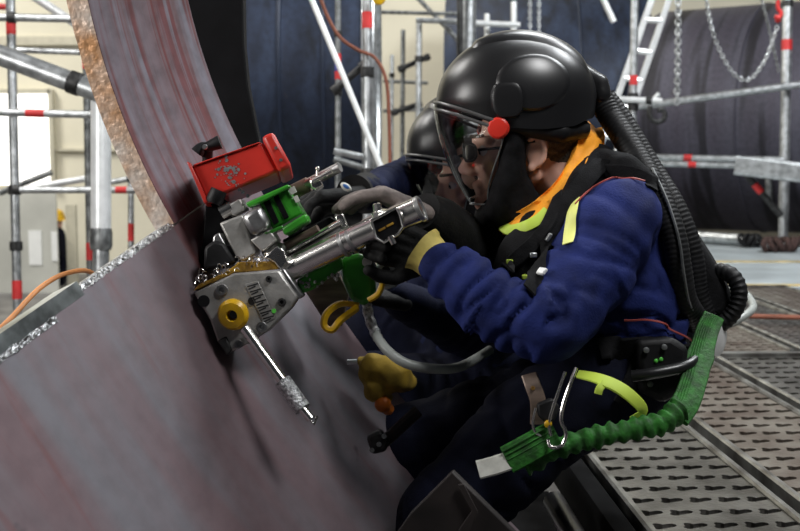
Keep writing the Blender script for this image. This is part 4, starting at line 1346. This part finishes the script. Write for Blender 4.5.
# ---- main worker
wk = thing('person', 'kneeling worker in black helmet, clear visor, orange scarf and navy coverall gripping the machine', 'person', W(560, 560, 2.15), 'workers')
MH = basis(W(526, 152, 2.16), (-1.0, -0.02, -0.06))
TOR = [[((618, 378, 2.2), .112), ((622, 330, 2.2), .130), ((600, 262, 2.2), .148), ((570, 205, 2.19), .085)],
       [((612, 238, 2.08), .100), ((592, 238, 2.34), .100)],
       [((640, 330, 2.10), .10), ((636, 280, 2.12), .115), ((622, 245, 2.12), .11)],
       [((622, 378, 2.12), .105), ((620, 380, 2.32), .105)]]
ARM_N = [((617, 222, 2.04), .088), ((585, 275, 1.98), .084), ((545, 322, 1.93), .080), ((490, 303, 1.94), .072), ((440, 264, 1.97), .054)]
ARM_F = [((590, 225, 2.36), .085), ((540, 270, 2.40), .075), ((490, 290, 2.40), .070), ((428, 222, 2.10), .045)]
LEG_N = [((612, 380, 2.12), .105), ((530, 430, 2.08), .100), ((440, 520, 2.04), .085), ((470, 600, 2.05), .075), ((520, 640, 2.12), .060)]
LEG_F = [((612, 382, 2.32), .105), ((520, 410, 2.34), .100), ((412, 446, 2.34), .088), ((440, 520, 2.36), .075), ((450, 585, 2.38), .06)]
NECK = [((570, 205, 2.19), .075), ((555, 182, 2.175), .066), ((538, 158, 2.165), .066)]
# body: one continuous skin
bm = B()
head_shapes(bm, MH)
add_chain_caps(bm, [(W(*p), r * 0.9) for p, r in NECK])
body_shapes(bm, TOR + [LEG_N, LEG_F], 0.72)
body_shapes(bm, [ARM_N, ARM_F], 0.58)
for p, q in (((520, 640, 2.12), (545, 655, 2.14)), ((450, 585, 2.38), (425, 596, 2.36))):
    add_caps(bm, W(*p), W(*q), 0.045, 0.03)
obj('body', fuse(bm, 0.0042, 4), M['skin'], wk, angle=180)
hair_cap(MH, wk)
face_bits(MH, wk)
helmet(MH, wk)
# coverall: jacket and trousers
bm = B(); body_shapes(bm, TOR[:3] + [ARM_N, ARM_F], 1.0)
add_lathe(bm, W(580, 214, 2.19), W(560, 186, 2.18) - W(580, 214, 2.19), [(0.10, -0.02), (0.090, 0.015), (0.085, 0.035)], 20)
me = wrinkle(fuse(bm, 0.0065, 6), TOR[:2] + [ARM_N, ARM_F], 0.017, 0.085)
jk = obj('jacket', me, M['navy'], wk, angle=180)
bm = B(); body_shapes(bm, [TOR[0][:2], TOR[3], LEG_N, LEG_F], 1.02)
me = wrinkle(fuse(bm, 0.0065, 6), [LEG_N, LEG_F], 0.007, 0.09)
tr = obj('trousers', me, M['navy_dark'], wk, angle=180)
dg = bpy.context.evaluated_depsgraph_get()


def bvh_of(*obs):
    vs, fs = [], []
    for o in obs:
        mw = WM(o)
        k = len(vs)
        vs += [mw @ v.co for v in o.data.vertices]
        fs += [[i + k for i in p.vertices] for p in o.data.polygons]
    return BVHTree.FromPolygons(vs, fs)


JB = bvh_of(jk, tr)


def on_cloth(px, py, off=0.004, default=2.1):
    d = (W(px, py, 1.0) - CAM).normalized()
    h = JB.ray_cast(CAM, d)
    if h[0] is None:
        p = W(px, py, default)
        q = JB.find_nearest(p)
        return q[0] + q[1] * off, q[1]
    return h[0] + h[1] * off, h[1]


def strap(name, pts, wpx, m, parent, th=0.0022, off=0.004, n=8, label=None):
    P, U = [], []
    sp = spline([V((a, b, 0)) for a, b in pts], n)
    for q in sp:
        p, nn = on_cloth(q.x, q.y, off)
        P.append(p); U.append(nn)
    for _ in range(4):
        P = [P[0]] + [(P[i - 1] + P[i] * 2 + P[i + 1]) / 4 for i in range(1, len(P) - 1)] + [P[-1]]
        U = [U[0]] + [(U[i - 1] + U[i] * 2 + U[i + 1]).normalized() for i in range(1, len(U) - 1)] + [U[-1]]
    d = (P[0] - CAM).length
    bm = B(); add_tube(bm, P, 1.0, 8, flat=(S(wpx / 2, d), th), up=U)
    o = obj(name, bm, m, parent)
    if label:
        o['label'] = label
    return o


# black yoke of the harness over the shoulder
bm = B()
add_chain_caps(bm, [(W(599, 158, 2.13), .030), (W(584, 184, 2.065), .030), (W(566, 214, 2.03), .030), (W(552, 240, 2.015), .028)])
add_chain_caps(bm, [(W(599, 160, 2.12), .028), (W(622, 168, 2.07), .030), (W(648, 184, 2.05), .026)])
me = fuse(bm, 0.005, 4)
for v in me.vertices:
    v.co += v.normal * 0.005 * noise.noise(v.co * 26)
yo = obj('harness_yoke', me, M['cloth_black'], wk)
# black chest gear under the harness
bm = B()
add_chain_caps(bm, [(W(552, 222, 2.10), .055), (W(530, 258, 2.06), .062), (W(520, 300, 2.07), .060)])
add_chain_caps(bm, [(W(540, 218, 2.22), .06), (W(512, 250, 2.20), .06), (W(505, 290, 2.20), .06)])
me = fuse(bm, 0.006, 4)
for v in me.vertices:
    v.co += v.normal * 0.007 * noise.noise(v.co * 22)
cp = obj('chest_pack', me, M['cloth_black'], wk)

JB = bvh_of(jk, tr, yo, cp)
# black face seal hanging from the helmet
P = lambda x, y, z: MH @ V((x, y, z))
bm = B()
for s in (1, -1):
    add_chain_caps(bm, [(P(0.030, s * 0.088, 0.045), 0.020), (P(0.036, s * 0.082, 0.00), 0.024), (P(0.040, s * 0.072, -0.05), 0.034), (P(0.055, s * 0.045, -0.105), 0.036), (P(0.075, 0, -0.125), 0.034)])
    add_chain_caps(bm, [(P(0.040, s * 0.072, -0.05), 0.032), (P(0.010, s * 0.055, -0.115), 0.038), (P(0.030, 0, -0.15), 0.04)])
me = fuse(bm, 0.005, 4)
for v in me.vertices:
    v.co += v.normal * 0.004 * noise.noise(v.co * 30)
fs = obj('face_seal', me, M['cloth_black'], wk)
FB = bvh_of(fs)
for (x, y) in ((492, 168), (484, 192)):
    d = (W(x, y, 1) - CAM).normalized(); hh = FB.ray_cast(CAM, d)
    if hh[0]:
        bm = B(); add_lathe(bm, hh[0], hh[1], [(0.005, 0), (0.005, 0.003), (0.002, 0.004)], 10); obj('snap', bm, M['chrome'], fs)
# orange scarf: upright folded band round the neck
sc_pts = [(588, 128, 2.20), (588, 148, 2.12), (577, 173, 2.075), (560, 196, 2.055), (541, 211, 2.055), (521, 220, 2.08), (506, 222, 2.14), (506, 212, 2.21), (530, 190, 2.27), (560, 160, 2.29), (582, 136, 2.26), (590, 130, 2.20)]
ce = W(548, 178, 2.18)
sp = spline(Ws(sc_pts), 8)
axis = (W(530, 150, 2.17) - W(590, 235, 2.19)).normalized()
bm = B()
rings = []
n = len(sp) - 1
for k, p in enumerate(sp[:-1]):
    rad = (p - ce); rad -= axis * rad.dot(axis); rad.normalize()
    f = k / n
    wdt = 0.023 * (1.0 - 0.35 * max(0, math.cos((f - 0.52) * 2 * PI)) ** 2)
    row = []
    for j in range(17):
        a = 2 * PI * j / 16
        if j == 16:
            break
        fold = 0.0065 * math.sin(5 * a + 3 * f * 2 * PI + 2 * noise.noise((f * 9, 0, 0))) + 0.006 * noise.noise(p * 30 + V((a, 0, 0)))
        row.append(bm.verts.new(p + axis * (math.sin(a) * wdt + 0.25 * fold) + rad * (math.cos(a) * 0.011 - math.sin(a) * 0.016 + fold)))
    rings.append(row)
for a, b in zip(rings, rings[1:] + rings[:1]):
    for j in range(16):
        bm.faces.new((a[j], a[(j + 1) % 16], b[(j + 1) % 16], b[j]))
scf = obj('scarf', bm, M['orange'], wk, angle=80)
bm = B()
P2 = spline(Ws([(548, 211, 2.03), (538, 220, 2.025), (524, 227, 2.03), (510, 230, 2.07), (503, 226, 2.12)]), 6)
add_tube(bm, P2, 1.0, 10, flat=(S(6.0, 2.05), 0.0035), up=[V((-0.25, -1, 0.35))] * len(P2)); o = obj('lime_hem', bm, M['lime'], scf); o['label'] = 'lime green hem'
# scarf tail standing at the nape
bm = B(); add_chain_caps(bm, [(W(577, 128, 2.17), 0.016), (W(596, 143, 2.15), 0.012), (W(603, 149, 2.15), 0.007)]); obj('scarf_tail', fuse(bm, 0.004, 2), M['orange'], scf)

# harness, belt and chest gear
hb = strap('harness_strap', [(604, 160), (584, 182), (566, 206), (552, 238), (540, 268), (528, 292)], 17, M['cloth_black'], wk, off=0.006)
strap('harness_strap', [(560, 196), (552, 220), (538, 240), (520, 256), (506, 270)], 15, M['cloth_black'], wk, off=0.006)
strap('harness_strap', [(606, 172), (622, 172), (642, 178), (652, 190)], 16, M['cloth_black'], wk, off=0.003)
strap('red_piping', [(577, 206), (586, 196), (600, 186), (620, 178), (643, 183)], 2.0, M['strap_red'], wk, 0.0015, 0.005)
strap('reflector', [(577, 202), (573, 214), (571, 228), (569, 244)], 12, M['hivis'], wk, 0.001, 0.004, label='pale yellow reflective patch')
bt = strap('belt', [(600, 352), (625, 348), (655, 350), (685, 352)], 26, M['cloth_black'], wk, 0.004, 0.010)
strap('red_piping', [(626, 318), (648, 320), (668, 330), (688, 340)], 2.0, M['strap_red'], wk, 0.0015, 0.012)
strap('harness_strap', [(640, 352), (632, 380), (618, 402)], 15, M['cloth_black'], wk, off=0.006)
CH = thing_chest = None
for (x, y, r, mm, nm) in ((545, 275, 5, 'white_plastic', 'buckle'), (513, 262, 3.4, 'lime', 'clip'), (509, 271, 3.2, 'white_plastic', 'buckle'), (525, 276, 3.4, 'lime', 'clip'), (532, 255, 3.6, 'galv', 'buckle'), (553, 240, 6, 'galv_dark', 'buckle')):
    p, nn = on_cloth(x, y, 0.010)
    X_, Y_, Z_ = frame_of(nn)
    bm = B(); add_box(bm, p, (S(2 * r, 2), S(1.5 * r, 2), 0.007), Matrix((X_, Y_, Z_)).transposed()); obj(nm, bm, M[mm], hb, bevel=0.002)
# breathing hoses from helmet to back unit
def ribbed(name, pts, rpx, m, parent, pitch=0.0085, n=16, depth=0.05):
    sp = spline(Ws(pts), 10)
    L = [0]
    for a, b in zip(sp, sp[1:]):
        L.append(L[-1] + (b - a).length)
    N_ = int(L[-1] / pitch * 4)
    out, j = [], 0
    for k in range(N_ + 1):
        s = L[-1] * k / N_
        while j < len(L) - 2 and L[j + 1] < s:
            j += 1
        out.append(sp[j].lerp(sp[j + 1], (s - L[j]) / (L[j + 1] - L[j])))
    R0 = S(rpx, pts[0][2])
    bm = B(); add_tube(bm, out, [R0 * (1 + depth * (0.5 * math.cos(k * PI / 2))) for k in range(len(out))], n)
    return obj(name, bm, m, parent)


RB = 1
ribbed('breathing_hose', [(599, 96, 2.16), (610, 116, 2.15), (632, 150, 2.11), (655, 190, 2.06), (672, 232, 2.03), (679, 272, 2.03), (684, 300, 2.05), (697, 322, 2.10)], 12.5, M['rubber'], wk)
ribbed('breathing_hose', [(604, 98, 2.21), (622, 122, 2.20), (648, 165, 2.17), (674, 208, 2.13), (690, 250, 2.12), (696, 290, 2.13), (706, 315, 2.14)], 12, M['rubber'], wk)
bm = B(); add_tube(bm, spline(Ws([(652, 168, 2.045), (668, 203, 2.015), (679, 240, 2.0), (684, 275, 2.0), (690, 305, 2.03), (700, 320, 2.07)])), S(1.6, 2.0), 6); obj('hose_glint', bm, M['galv_dark'], wk)  # silver glint between the hoses, modelled as a thin pale tube
bm = B()
add_prism(bm, [(676, 214), (694, 232), (716, 266), (735, 300), (728, 318), (704, 322), (688, 316), (676, 280)], 2.12, 0.22, V((0.25, 1, 0)))
au = obj('air_unit', bm, M['cloth_black'], wk, bevel=0.02, seg=3)
ribbed('coiled_hose', [(708, 330, 2.14), (724, 322, 2.12), (736, 308, 2.11), (739, 290, 2.11), (731, 275, 2.12), (716, 272, 2.14), (708, 284, 2.16)], 8.2, M['rubber'], au, 0.010, 14, 0.12)
bm = B(); add_lathe(bm, W(714, 340, 2.12), V((0.75, -0.65, -0.1)), [(S(15, 2.2), -0.05), (S(17, 2.2), -0.03), (S(17, 2.2), 0.0), (S(15, 2.2), 0.012), (S(6, 2.2), 0.016)], 28); o = obj('filter_canister', bm, M['white_plastic'], au); o['label'] = 'white round filter canister'
# hip equipment
bm = B(); add_prism(bm, [(636, 340), (672, 336), (690, 348), (686, 392), (664, 404), (640, 392)], 1.99, 0.10); pk = obj('power_pack', bm, M['rubber'], wk, bevel=0.012, seg=3)
for (x, y) in ((656, 361), (661, 359.5)):
    bm = B(); add_ball(bm, W(x, y, 1.989), (S(2.2, 2), 0.002, S(2.4, 2))); obj('green_button', bm, M['green_led'], pk)
bm = B(); add_tube(bm, spline(Ws([(632, 376, 1.985), (656, 373, 1.975), (686, 366, 1.985), (698, 356, 2.02)])), S(6, 1.98), 12); obj('pack_tube', bm, M['helmet'], pk)
for (x, y) in ((646, 350), (664, 347), (650, 384)):
    bm = B(); add_lathe(bm, W(x, y, 1.988), -FWD, [(S(3, 2), 0), (S(3, 2), 0.004), (S(1.4, 2), 0.005)], 10); obj('stud', bm, M['galv_dark'], pk)
# lime strap loop and pale strap
lp = spline(Ws([(578, 374, 1.93), (596, 378, 1.90), (616, 386, 1.89), (633, 398, 1.89), (643, 411, 1.90), (632, 420, 1.905)]), 8)
bm = B(); add_tube(bm, lp, lambda t: (0.75 + 0.45 * math.sin(PI * min(1, t * 1.15))) , 10, flat=(S(6.0, 1.9), 0.003), up=[V((0.15, -1, 0.35 + 0.5 * math.sin(i * .12))) for i in range(len(lp))])
o = obj('lime_strap', bm, M['lime'], wk); o['label'] = 'loose lime yellow strap loop'
bm = B(); add_tube(bm, spline(Ws([(606, 381, 1.895), (600, 388, 1.885), (598, 394, 1.885)])), 1.0, 8, flat=(S(4, 1.9), 0.002), up=V((0, -1, 0.2))); obj('strap_end', bm, M['lime'], o)
bm = B(); lp = spline(Ws([(529, 374, 1.90), (533, 386, 1.89), (538, 402, 1.89), (538, 424, 1.90)]), 6); add_tube(bm, lp, 1.0, 8, flat=(S(8, 1.9), 0.002), up=V((0, -1, 0.3))); o = obj('pale_strap', bm, M['tan'], wk)
bm = B(); add_lathe(bm, W(533, 388, 1.886), -FWD, [(0.004, 0), (0.003, 0.003)], 10); obj('rivet', bm, M['gold'], o)

# gloves
glove('glove', W(434, 256, 1.995), V((-0.92, 0.10, 0.30)), V((-0.1, -0.95, 0.1)), ((0.9, 1.1, 0.8), (0.95, 1.1, 0.8), (1.0, 1.1, 0.8), (1.0, 1.1, 0.8)), M['glove_black'], wk, 1.05, thumb=-1)
bm = B(); a, b = W(447, 269, 1.97), W(425, 253, 1.985)
add_lathe(bm, a, b - a, [(S(20, 1.97), 0.004), (S(22, 1.97), 0.010), (S(20, 1.97), 0.024), (S(22, 1.97), 0.046), (S(26, 1.97), 0.058), (S(24, 1.97), 0.059), (S(16, 1.97), 0.03)], 28)
for v in bm.verts:
    v.co += V((1, 0.3, 0.6)) * 0.004 * noise.noise(v.co * 40)
o = obj('glove_cuff', bm, M['cuff'], wk); o['label'] = 'yellow gauntlet cuff of the near glove'
glove('glove', W(424, 214, 2.06), V((-0.90, -0.10, 0.42)), V((-0.3, -0.12, -0.92)), ((0.55, 0.25, 0.25), (0.6, 0.25, 0.3), (0.62, 0.3, 0.3), (0.65, 0.35, 0.3)), M['glove'], wk, 1.06, thumb=1)
bm = B(); a, b = W(424, 214, 2.06), W(478, 268, 2.27)
add_lathe(bm, a, b - a, [(.036, -0.01), (.046, 0.01), (.056, 0.05), (.068, 0.14), (.078, 0.20), (.076, 0.202), (.05, 0.15)], 28)
for v in bm.verts:
    v.co += V((1, 0.3, 0.6)) * 0.006 * noise.noise(v.co * 30)
o = obj('glove_cuff', bm, M['glove_black'], wk); o['label'] = 'black gauntlet cuff of the far glove'

# ---- second worker
w2 = thing('person', 'second worker in dark helmet and visor behind the machine, half hidden by the nearer worker', 'person', W(500, 480, 2.75), 'workers')
M2 = basis(W(478, 180, 2.84), (-0.90, -0.34, -0.22))
T2 = [[((490, 400, 2.78), .14), ((472, 335, 2.76), .14), ((462, 285, 2.80), .15), ((490, 232, 2.82), .085)],
      [((530, 262, 2.66), .095), ((456, 258, 2.92), .095)]]
A2 = [((455, 240, 2.98), .085), ((412, 180, 2.96), .070), ((362, 194, 2.62), .050)]
A2b = [((528, 262, 2.64), .085), ((470, 330, 2.52), .072), ((400, 300, 2.36), .045)]
L2 = [((490, 405, 2.70), .115), ((374, 392, 2.62), .10), ((440, 470, 2.80), .065)]
L2b = [((495, 405, 2.85), .115), ((372, 330, 2.80), .10), ((380, 420, 2.95), .075)]
bm = B(); head_shapes(bm, M2)
add_chain_caps(bm, [(W(492, 228, 2.82), .062), (W(487, 196, 2.85), .058)])
body_shapes(bm, T2 + [A2, A2b, L2, L2b], 0.70)
obj('body', fuse(bm, 0.0048, 4), M['skin'], w2, angle=180)
face_bits(M2, w2, False)
hair_cap(M2, w2)
helmet(M2, w2)
bm = B(); body_shapes(bm, T2 + [A2, A2b], 1.0)
me = wrinkle(fuse(bm, 0.0085, 6), T2[:1] + [A2, A2b], 0.008, 0.08)
obj('jacket', me, M['navy_shaded'], w2, angle=180)
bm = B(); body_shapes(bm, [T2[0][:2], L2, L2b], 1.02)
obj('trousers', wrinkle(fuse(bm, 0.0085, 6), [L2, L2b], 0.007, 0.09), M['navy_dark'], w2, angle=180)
P = lambda x, y, z: M2 @ V((x, y, z))
bm = B()
for s in (1, -1):
    add_chain_caps(bm, [(P(0.030, s * 0.088, 0.045), 0.020), (P(0.036, s * 0.082, 0.00), 0.026), (P(0.040, s * 0.072, -0.05), 0.036), (P(0.055, s * 0.045, -0.11), 0.042), (P(0.075, 0, -0.13), 0.045)])
add_chain_caps(bm, [(P(0.06, 0, -0.13), 0.05), (P(0.03, 0, -0.20), 0.075)])
obj('face_seal', fuse(bm, 0.006, 4), M['cloth_black'], w2)
glove('glove', W(356, 195, 2.58), V((-0.85, -0.40, -0.05)), V((-0.2, -0.2, -0.9)), (0.5, 0.6, 0.45), M['glove_black'], w2, 1.25, thumb=-1)
bm = B(); a, b = W(366, 193, 2.66), W(344, 194, 2.50)
add_lathe(bm, a, b - a, [(.050, 0), (.046, 0.03), (.040, 0.07), (.044, 0.095), (.040, 0.096)], 24); cf = obj('glove_cuff', bm, M['glove_black'], w2)
bm = B(); add_ball(bm, W(346, 187, 2.472), (0.014, 0.004, 0.008), Matrix.Rotation(math.radians(35), 3, 'Y')); o = obj('cuff_badge', bm, M['tag_white'], cf); o['label'] = 'white and blue badge'
bm = B(); add_ball(bm, W(346, 186.5, 2.4685), (0.008, 0.002, 0.004), Matrix.Rotation(math.radians(35), 3, 'Y')); obj('badge_print', bm, M['logo_blue'], o)
glove('glove', W(402, 300, 2.35), V((-0.9, -0.35, 0.25)), V((-0.1, -0.3, 0.9)), (0.5, 0.6, 0.4), M['glove_black'], w2, 1.05, thumb=1)

# ---- distant person by the far screen
w3 = thing('person', 'distant person in dark clothes and yellow helmet half hidden behind the plastic screen', 'person', W(55, 330, 12.0), 'workers')
d3 = 12.0
CX = 55
bm = B()
add_ball(bm, W(CX, 222, d3), (0.085, 0.075, 0.12))
add_chain_caps(bm, [(W(CX, 227, d3), .06), (W(CX, 238, d3), .10), (W(CX, 258, d3), .11), (W(CX, 276, d3), .11)])
for k, dx in ((-.11, -1), (.11, 1)):
    add_chain_caps(bm, [(W(CX, 276, d3 + k), .085), (W(CX + dx, 305, d3 + k), .07), (W(CX - dx, 333, d3 + k), .05)])
    add_chain_caps(bm, [(W(CX, 236, d3 + 1.7 * k), .055), (W(CX + 3, 254, d3 + 1.9 * k), .045), (W(CX - 7, 262, d3 + 1.5 * k), .04)])
obj('body', fuse(bm, 0.02, 3), M['skin'], w3, angle=180)
bm = B()
add_chain_caps(bm, [(W(CX, 236, d3), .115), (W(CX, 258, d3), .13), (W(CX, 278, d3), .13)])
for k, dx in ((-.11, -1), (.11, 1)):
    add_chain_caps(bm, [(W(CX, 276, d3 + k), .10), (W(CX + dx, 305, d3 + k), .085), (W(CX - dx, 330, d3 + k), .07)])
    add_chain_caps(bm, [(W(CX, 236, d3 + 1.7 * k), .07), (W(CX + 3, 254, d3 + 1.9 * k), .06), (W(CX - 5, 260, d3 + 1.6 * k), .055)])
obj('work_clothes', fuse(bm, 0.02, 3), M['navy_dark'], w3, angle=180)
bm = B(); add_lathe(bm, W(CX, 220, d3), (0, 0, 1), [(.13, 0), (.11, .01), (.105, .05), (.08, .10), (.03, .12)], 20); o = obj('hard_hat', bm, M['yellow'], w3); o['label'] = 'yellow hard hat'

# ------------------------------------------------------------------ lanyard and hose
ly = thing('safety_lanyard', 'green webbing safety lanyard looping from the white canister to the steel hook and white tag', 'lanyard', W(620, 440, 1.93))
lp = spline(Ws([(714, 316, 2.06), (707, 332, 2.04), (701, 354, 2.01), (694, 380, 1.97), (686, 402, 1.94), (676, 416, 1.92)]), 8)
bm = B(); add_tube(bm, lp, lambda t: 0.80 + 0.25 * t + 0.12 * math.exp(-((t - 0.42) / 0.05) ** 2), 12, flat=(S(13.5, 2.0), 0.006), up=V((-0.25, -1, 0.15))); obj('webbing', bm, M['lanyard'], ly)
for k in range(-4, 5):
    bm = B()
    off = k * S(2.4, 2.0)
    X_ = (W(720, 400, 2) - W(700, 394, 2)).normalized()
    add_tube(bm, [p + X_ * off * (0.85 + 0.2 * i / len(lp)) + V((-0.25, -1, 0.15)) * 0.0055 for i, p in enumerate(lp)], 0.0016, 5)
    obj('webbing_rib', bm, M['lanyard'], ly)
sp = spline(Ws([(680, 410, 1.925), (664, 421, 1.91), (640, 428, 1.90), (610, 434, 1.89), (580, 441, 1.885), (550, 452, 1.88), (524, 466, 1.88)]), 16)
bm = B()
rings = []
for i, p in enumerate(sp):
    t = (sp[min(i + 1, len(sp) - 1)] - sp[max(i - 1, 0)]).normalized()
    x, y, z = frame_of(t)
    f = i / len(sp)
    row = []
    for j in range(18):
        a = 2 * PI * j / 18
        r = S(11.5, 1.9) * (1 - 0.15 * f) * (1 + 0.16 * math.sin(i * 0.95 + 0.9 * math.sin(a + i * 0.12)) + 0.30 * noise.noise(p * 45 + V((math.cos(a), math.sin(a), 0)) * 0.9))
        row.append(bm.verts.new(p + (x * math.cos(a) + y * math.sin(a)) * r))
    rings.append(row)
for a, b in zip(rings, rings[1:]):
    for j in range(18):
        bm.faces.new((a[j], a[(j + 1) % 18], b[(j + 1) % 18], b[j]))
bm.faces.new(rings[0][::-1]); bm.faces.new(rings[-1])
obj('elastic_sleeve', bm, M['lanyard'], ly, angle=80)
lp = Ws([(556, 434, 1.865), (540, 442, 1.86), (524, 451, 1.86), (507, 460, 1.865)])
bm = B(); add_tube(bm, lp, 1.0, 10, flat=(S(14.5, 1.86), 0.007), up=V((0, -1, 0.25))); pkx = obj('sewn_end', bm, M['lanyard'], ly, bevel=0.0)
e2 = (W(516, 441, 1.86) - W(524, 455, 1.86)).normalized()
for k in (-3, -1.5, 0, 1.5, 3):
    bm = B(); add_tube(bm, [p + e2 * k * S(3.4, 1.86) + V((0, -1, 0.25)) * 0.0068 for p in lp], 0.0012, 5); obj('stitch_ridge', bm, M['lanyard'], pkx)
lp = Ws([(511, 460, 1.862), (495, 465.5, 1.86), (478, 470, 1.86)])
bm = B(); add_tube(bm, lp, 1.0, 8, flat=(S(9.5, 1.86), 0.0025), up=V((0, -1, 0.4))); o = obj('tag', bm, M['tag_white'], ly); o['label'] = 'off-white tag'
bm = B(); add_tube(bm, spline(Ws([(576, 368, 1.86), (570, 384, 1.85), (563, 405, 1.845), (561, 420, 1.845), (566, 434, 1.845), (561, 446, 1.845), (551, 447, 1.845), (548, 440, 1.85)]), 8), S(2.0, 1.85), 10); hk = obj('snap_hook', bm, M['chrome'], ly); hk['label'] = 'silver snap hook'
bm = B(); add_tube(bm, spline(Ws([(565, 372, 1.86), (559, 390, 1.85), (553, 408, 1.847), (549, 424, 1.847), (551, 436, 1.847)]), 8), S(1.7, 1.85), 8); obj('gate_bar', bm, M['chrome'], hk)
bm = B(); add_prism(bm, [(537, 404), (552, 398), (560, 406), (556, 420), (546, 424), (538, 416)], 1.852, 0.014); bd = obj('hook_body', bm, M['rubber'], hk, bevel=0.004)
bm = B(); add_ball(bm, W(548, 424, 1.848), (S(4, 1.85), 0.004, S(4, 1.85))); obj('yellow_button', bm, M['yellow'], bd)
bm = B(); add_tube(bm, spline(Ws([(536, 408, 1.855), (533, 422, 1.855), (535, 432, 1.855), (541, 436, 1.855)])), S(1.5, 1.85), 8); obj('swivel_loop', bm, M['chrome'], hk)
bm = B(); gh = spline([W(700, 332, 2.95), W(728, 325, 2.9), W(744, 316, 2.92), W(753, 308, 2.98), W(750, 299, 3.05), W(741, 291, 3.1), W(726, 288, 3.15)], 8)
add_tube(bm, gh, S(4.0, 2.95), 12)
tag(obj('air_hose', bm, M['hose_grey']), 'pale grey hose curling above the deck beside the white canister', 'hose')

# ------------------------------------------------------------------ light: hall lamps and daylight
def lamp(name, loc, target, power, size, col=(1, 1, 1), sy=None):
    l = bpy.data.lights.new(name, 'AREA')
    l.energy = power
    l.size = size
    if sy:
        l.shape = 'RECTANGLE'
        l.size_y = sy
    l.color = col
    o = bpy.data.objects.new(name, l)
    COL.objects.link(o)
    o.location = loc
    o.rotation_euler = (V(target) - V(loc)).to_track_quat('-Z', 'Y').to_euler()
    return o


lamp('hall_lamp', (-3.2, 1.0, 1.6), (-0.1, 2.1, 0.8), 90, 1.2, (1, 0.98, 0.95))
lamp('hall_lamp', (1.25, 0.9, 3.0), (-0.1, 2.0, 0.5), 55, 0.7, (1, 1, 1))
lamp('hall_lamp', (1.0, 3.9, 3.3), (0.4, 2.2, 0.5), 75, 1.2, (0.95, 0.98, 1))
lamp('hall_lamp', (-6.5, 8.5, 6.0), (-4.0, 12.5, 1.5), 520, 2.5, (1, 0.97, 0.9))
lamp('hall_lamp', (-0.3, 10.6, 5.5), (-0.1, 13, 1.8), 110, 1.5, (1, 0.97, 0.9))
lamp('hall_lamp', (3.5, 4.0, 5.0), (3.0, 7.6, 0.5), 380, 1.6, (0.95, 0.98, 1))
lamp('hall_lamp', (-3.6, 4.0, 4.5), (-2.0, 5.5, 0.8), 150, 1.5, (1, 0.98, 0.95))
w = bpy.data.worlds.new('hall_air')
SC.world = w
w.use_nodes = True
bg = w.node_tree.nodes['Background']
bg.inputs[0].default_value = (0.55, 0.6, 0.7, 1)
bg.inputs[1].default_value = 0.025

# ------------------------------------------------------------------ camera
cd = bpy.data.cameras.new('camera')
cam = bpy.data.objects.new('camera', cd)
COL.objects.link(cam)
cam.location = CAM
cam.rotation_euler = (PI / 2 - PITCH, 0, 0)
cd.sensor_width = 36
cd.lens = 36 * FPX / 800
cd.clip_start = 0.05
cd.dof.use_dof = True
cd.dof.focus_distance = 2.05
cd.dof.aperture_fstop = 6.3
SC.camera = cam
SC.view_settings.view_transform = 'Standard'
SC.view_settings.look = 'None'
SC.view_settings.gamma = 1
SC.view_settings.exposure = 0.0
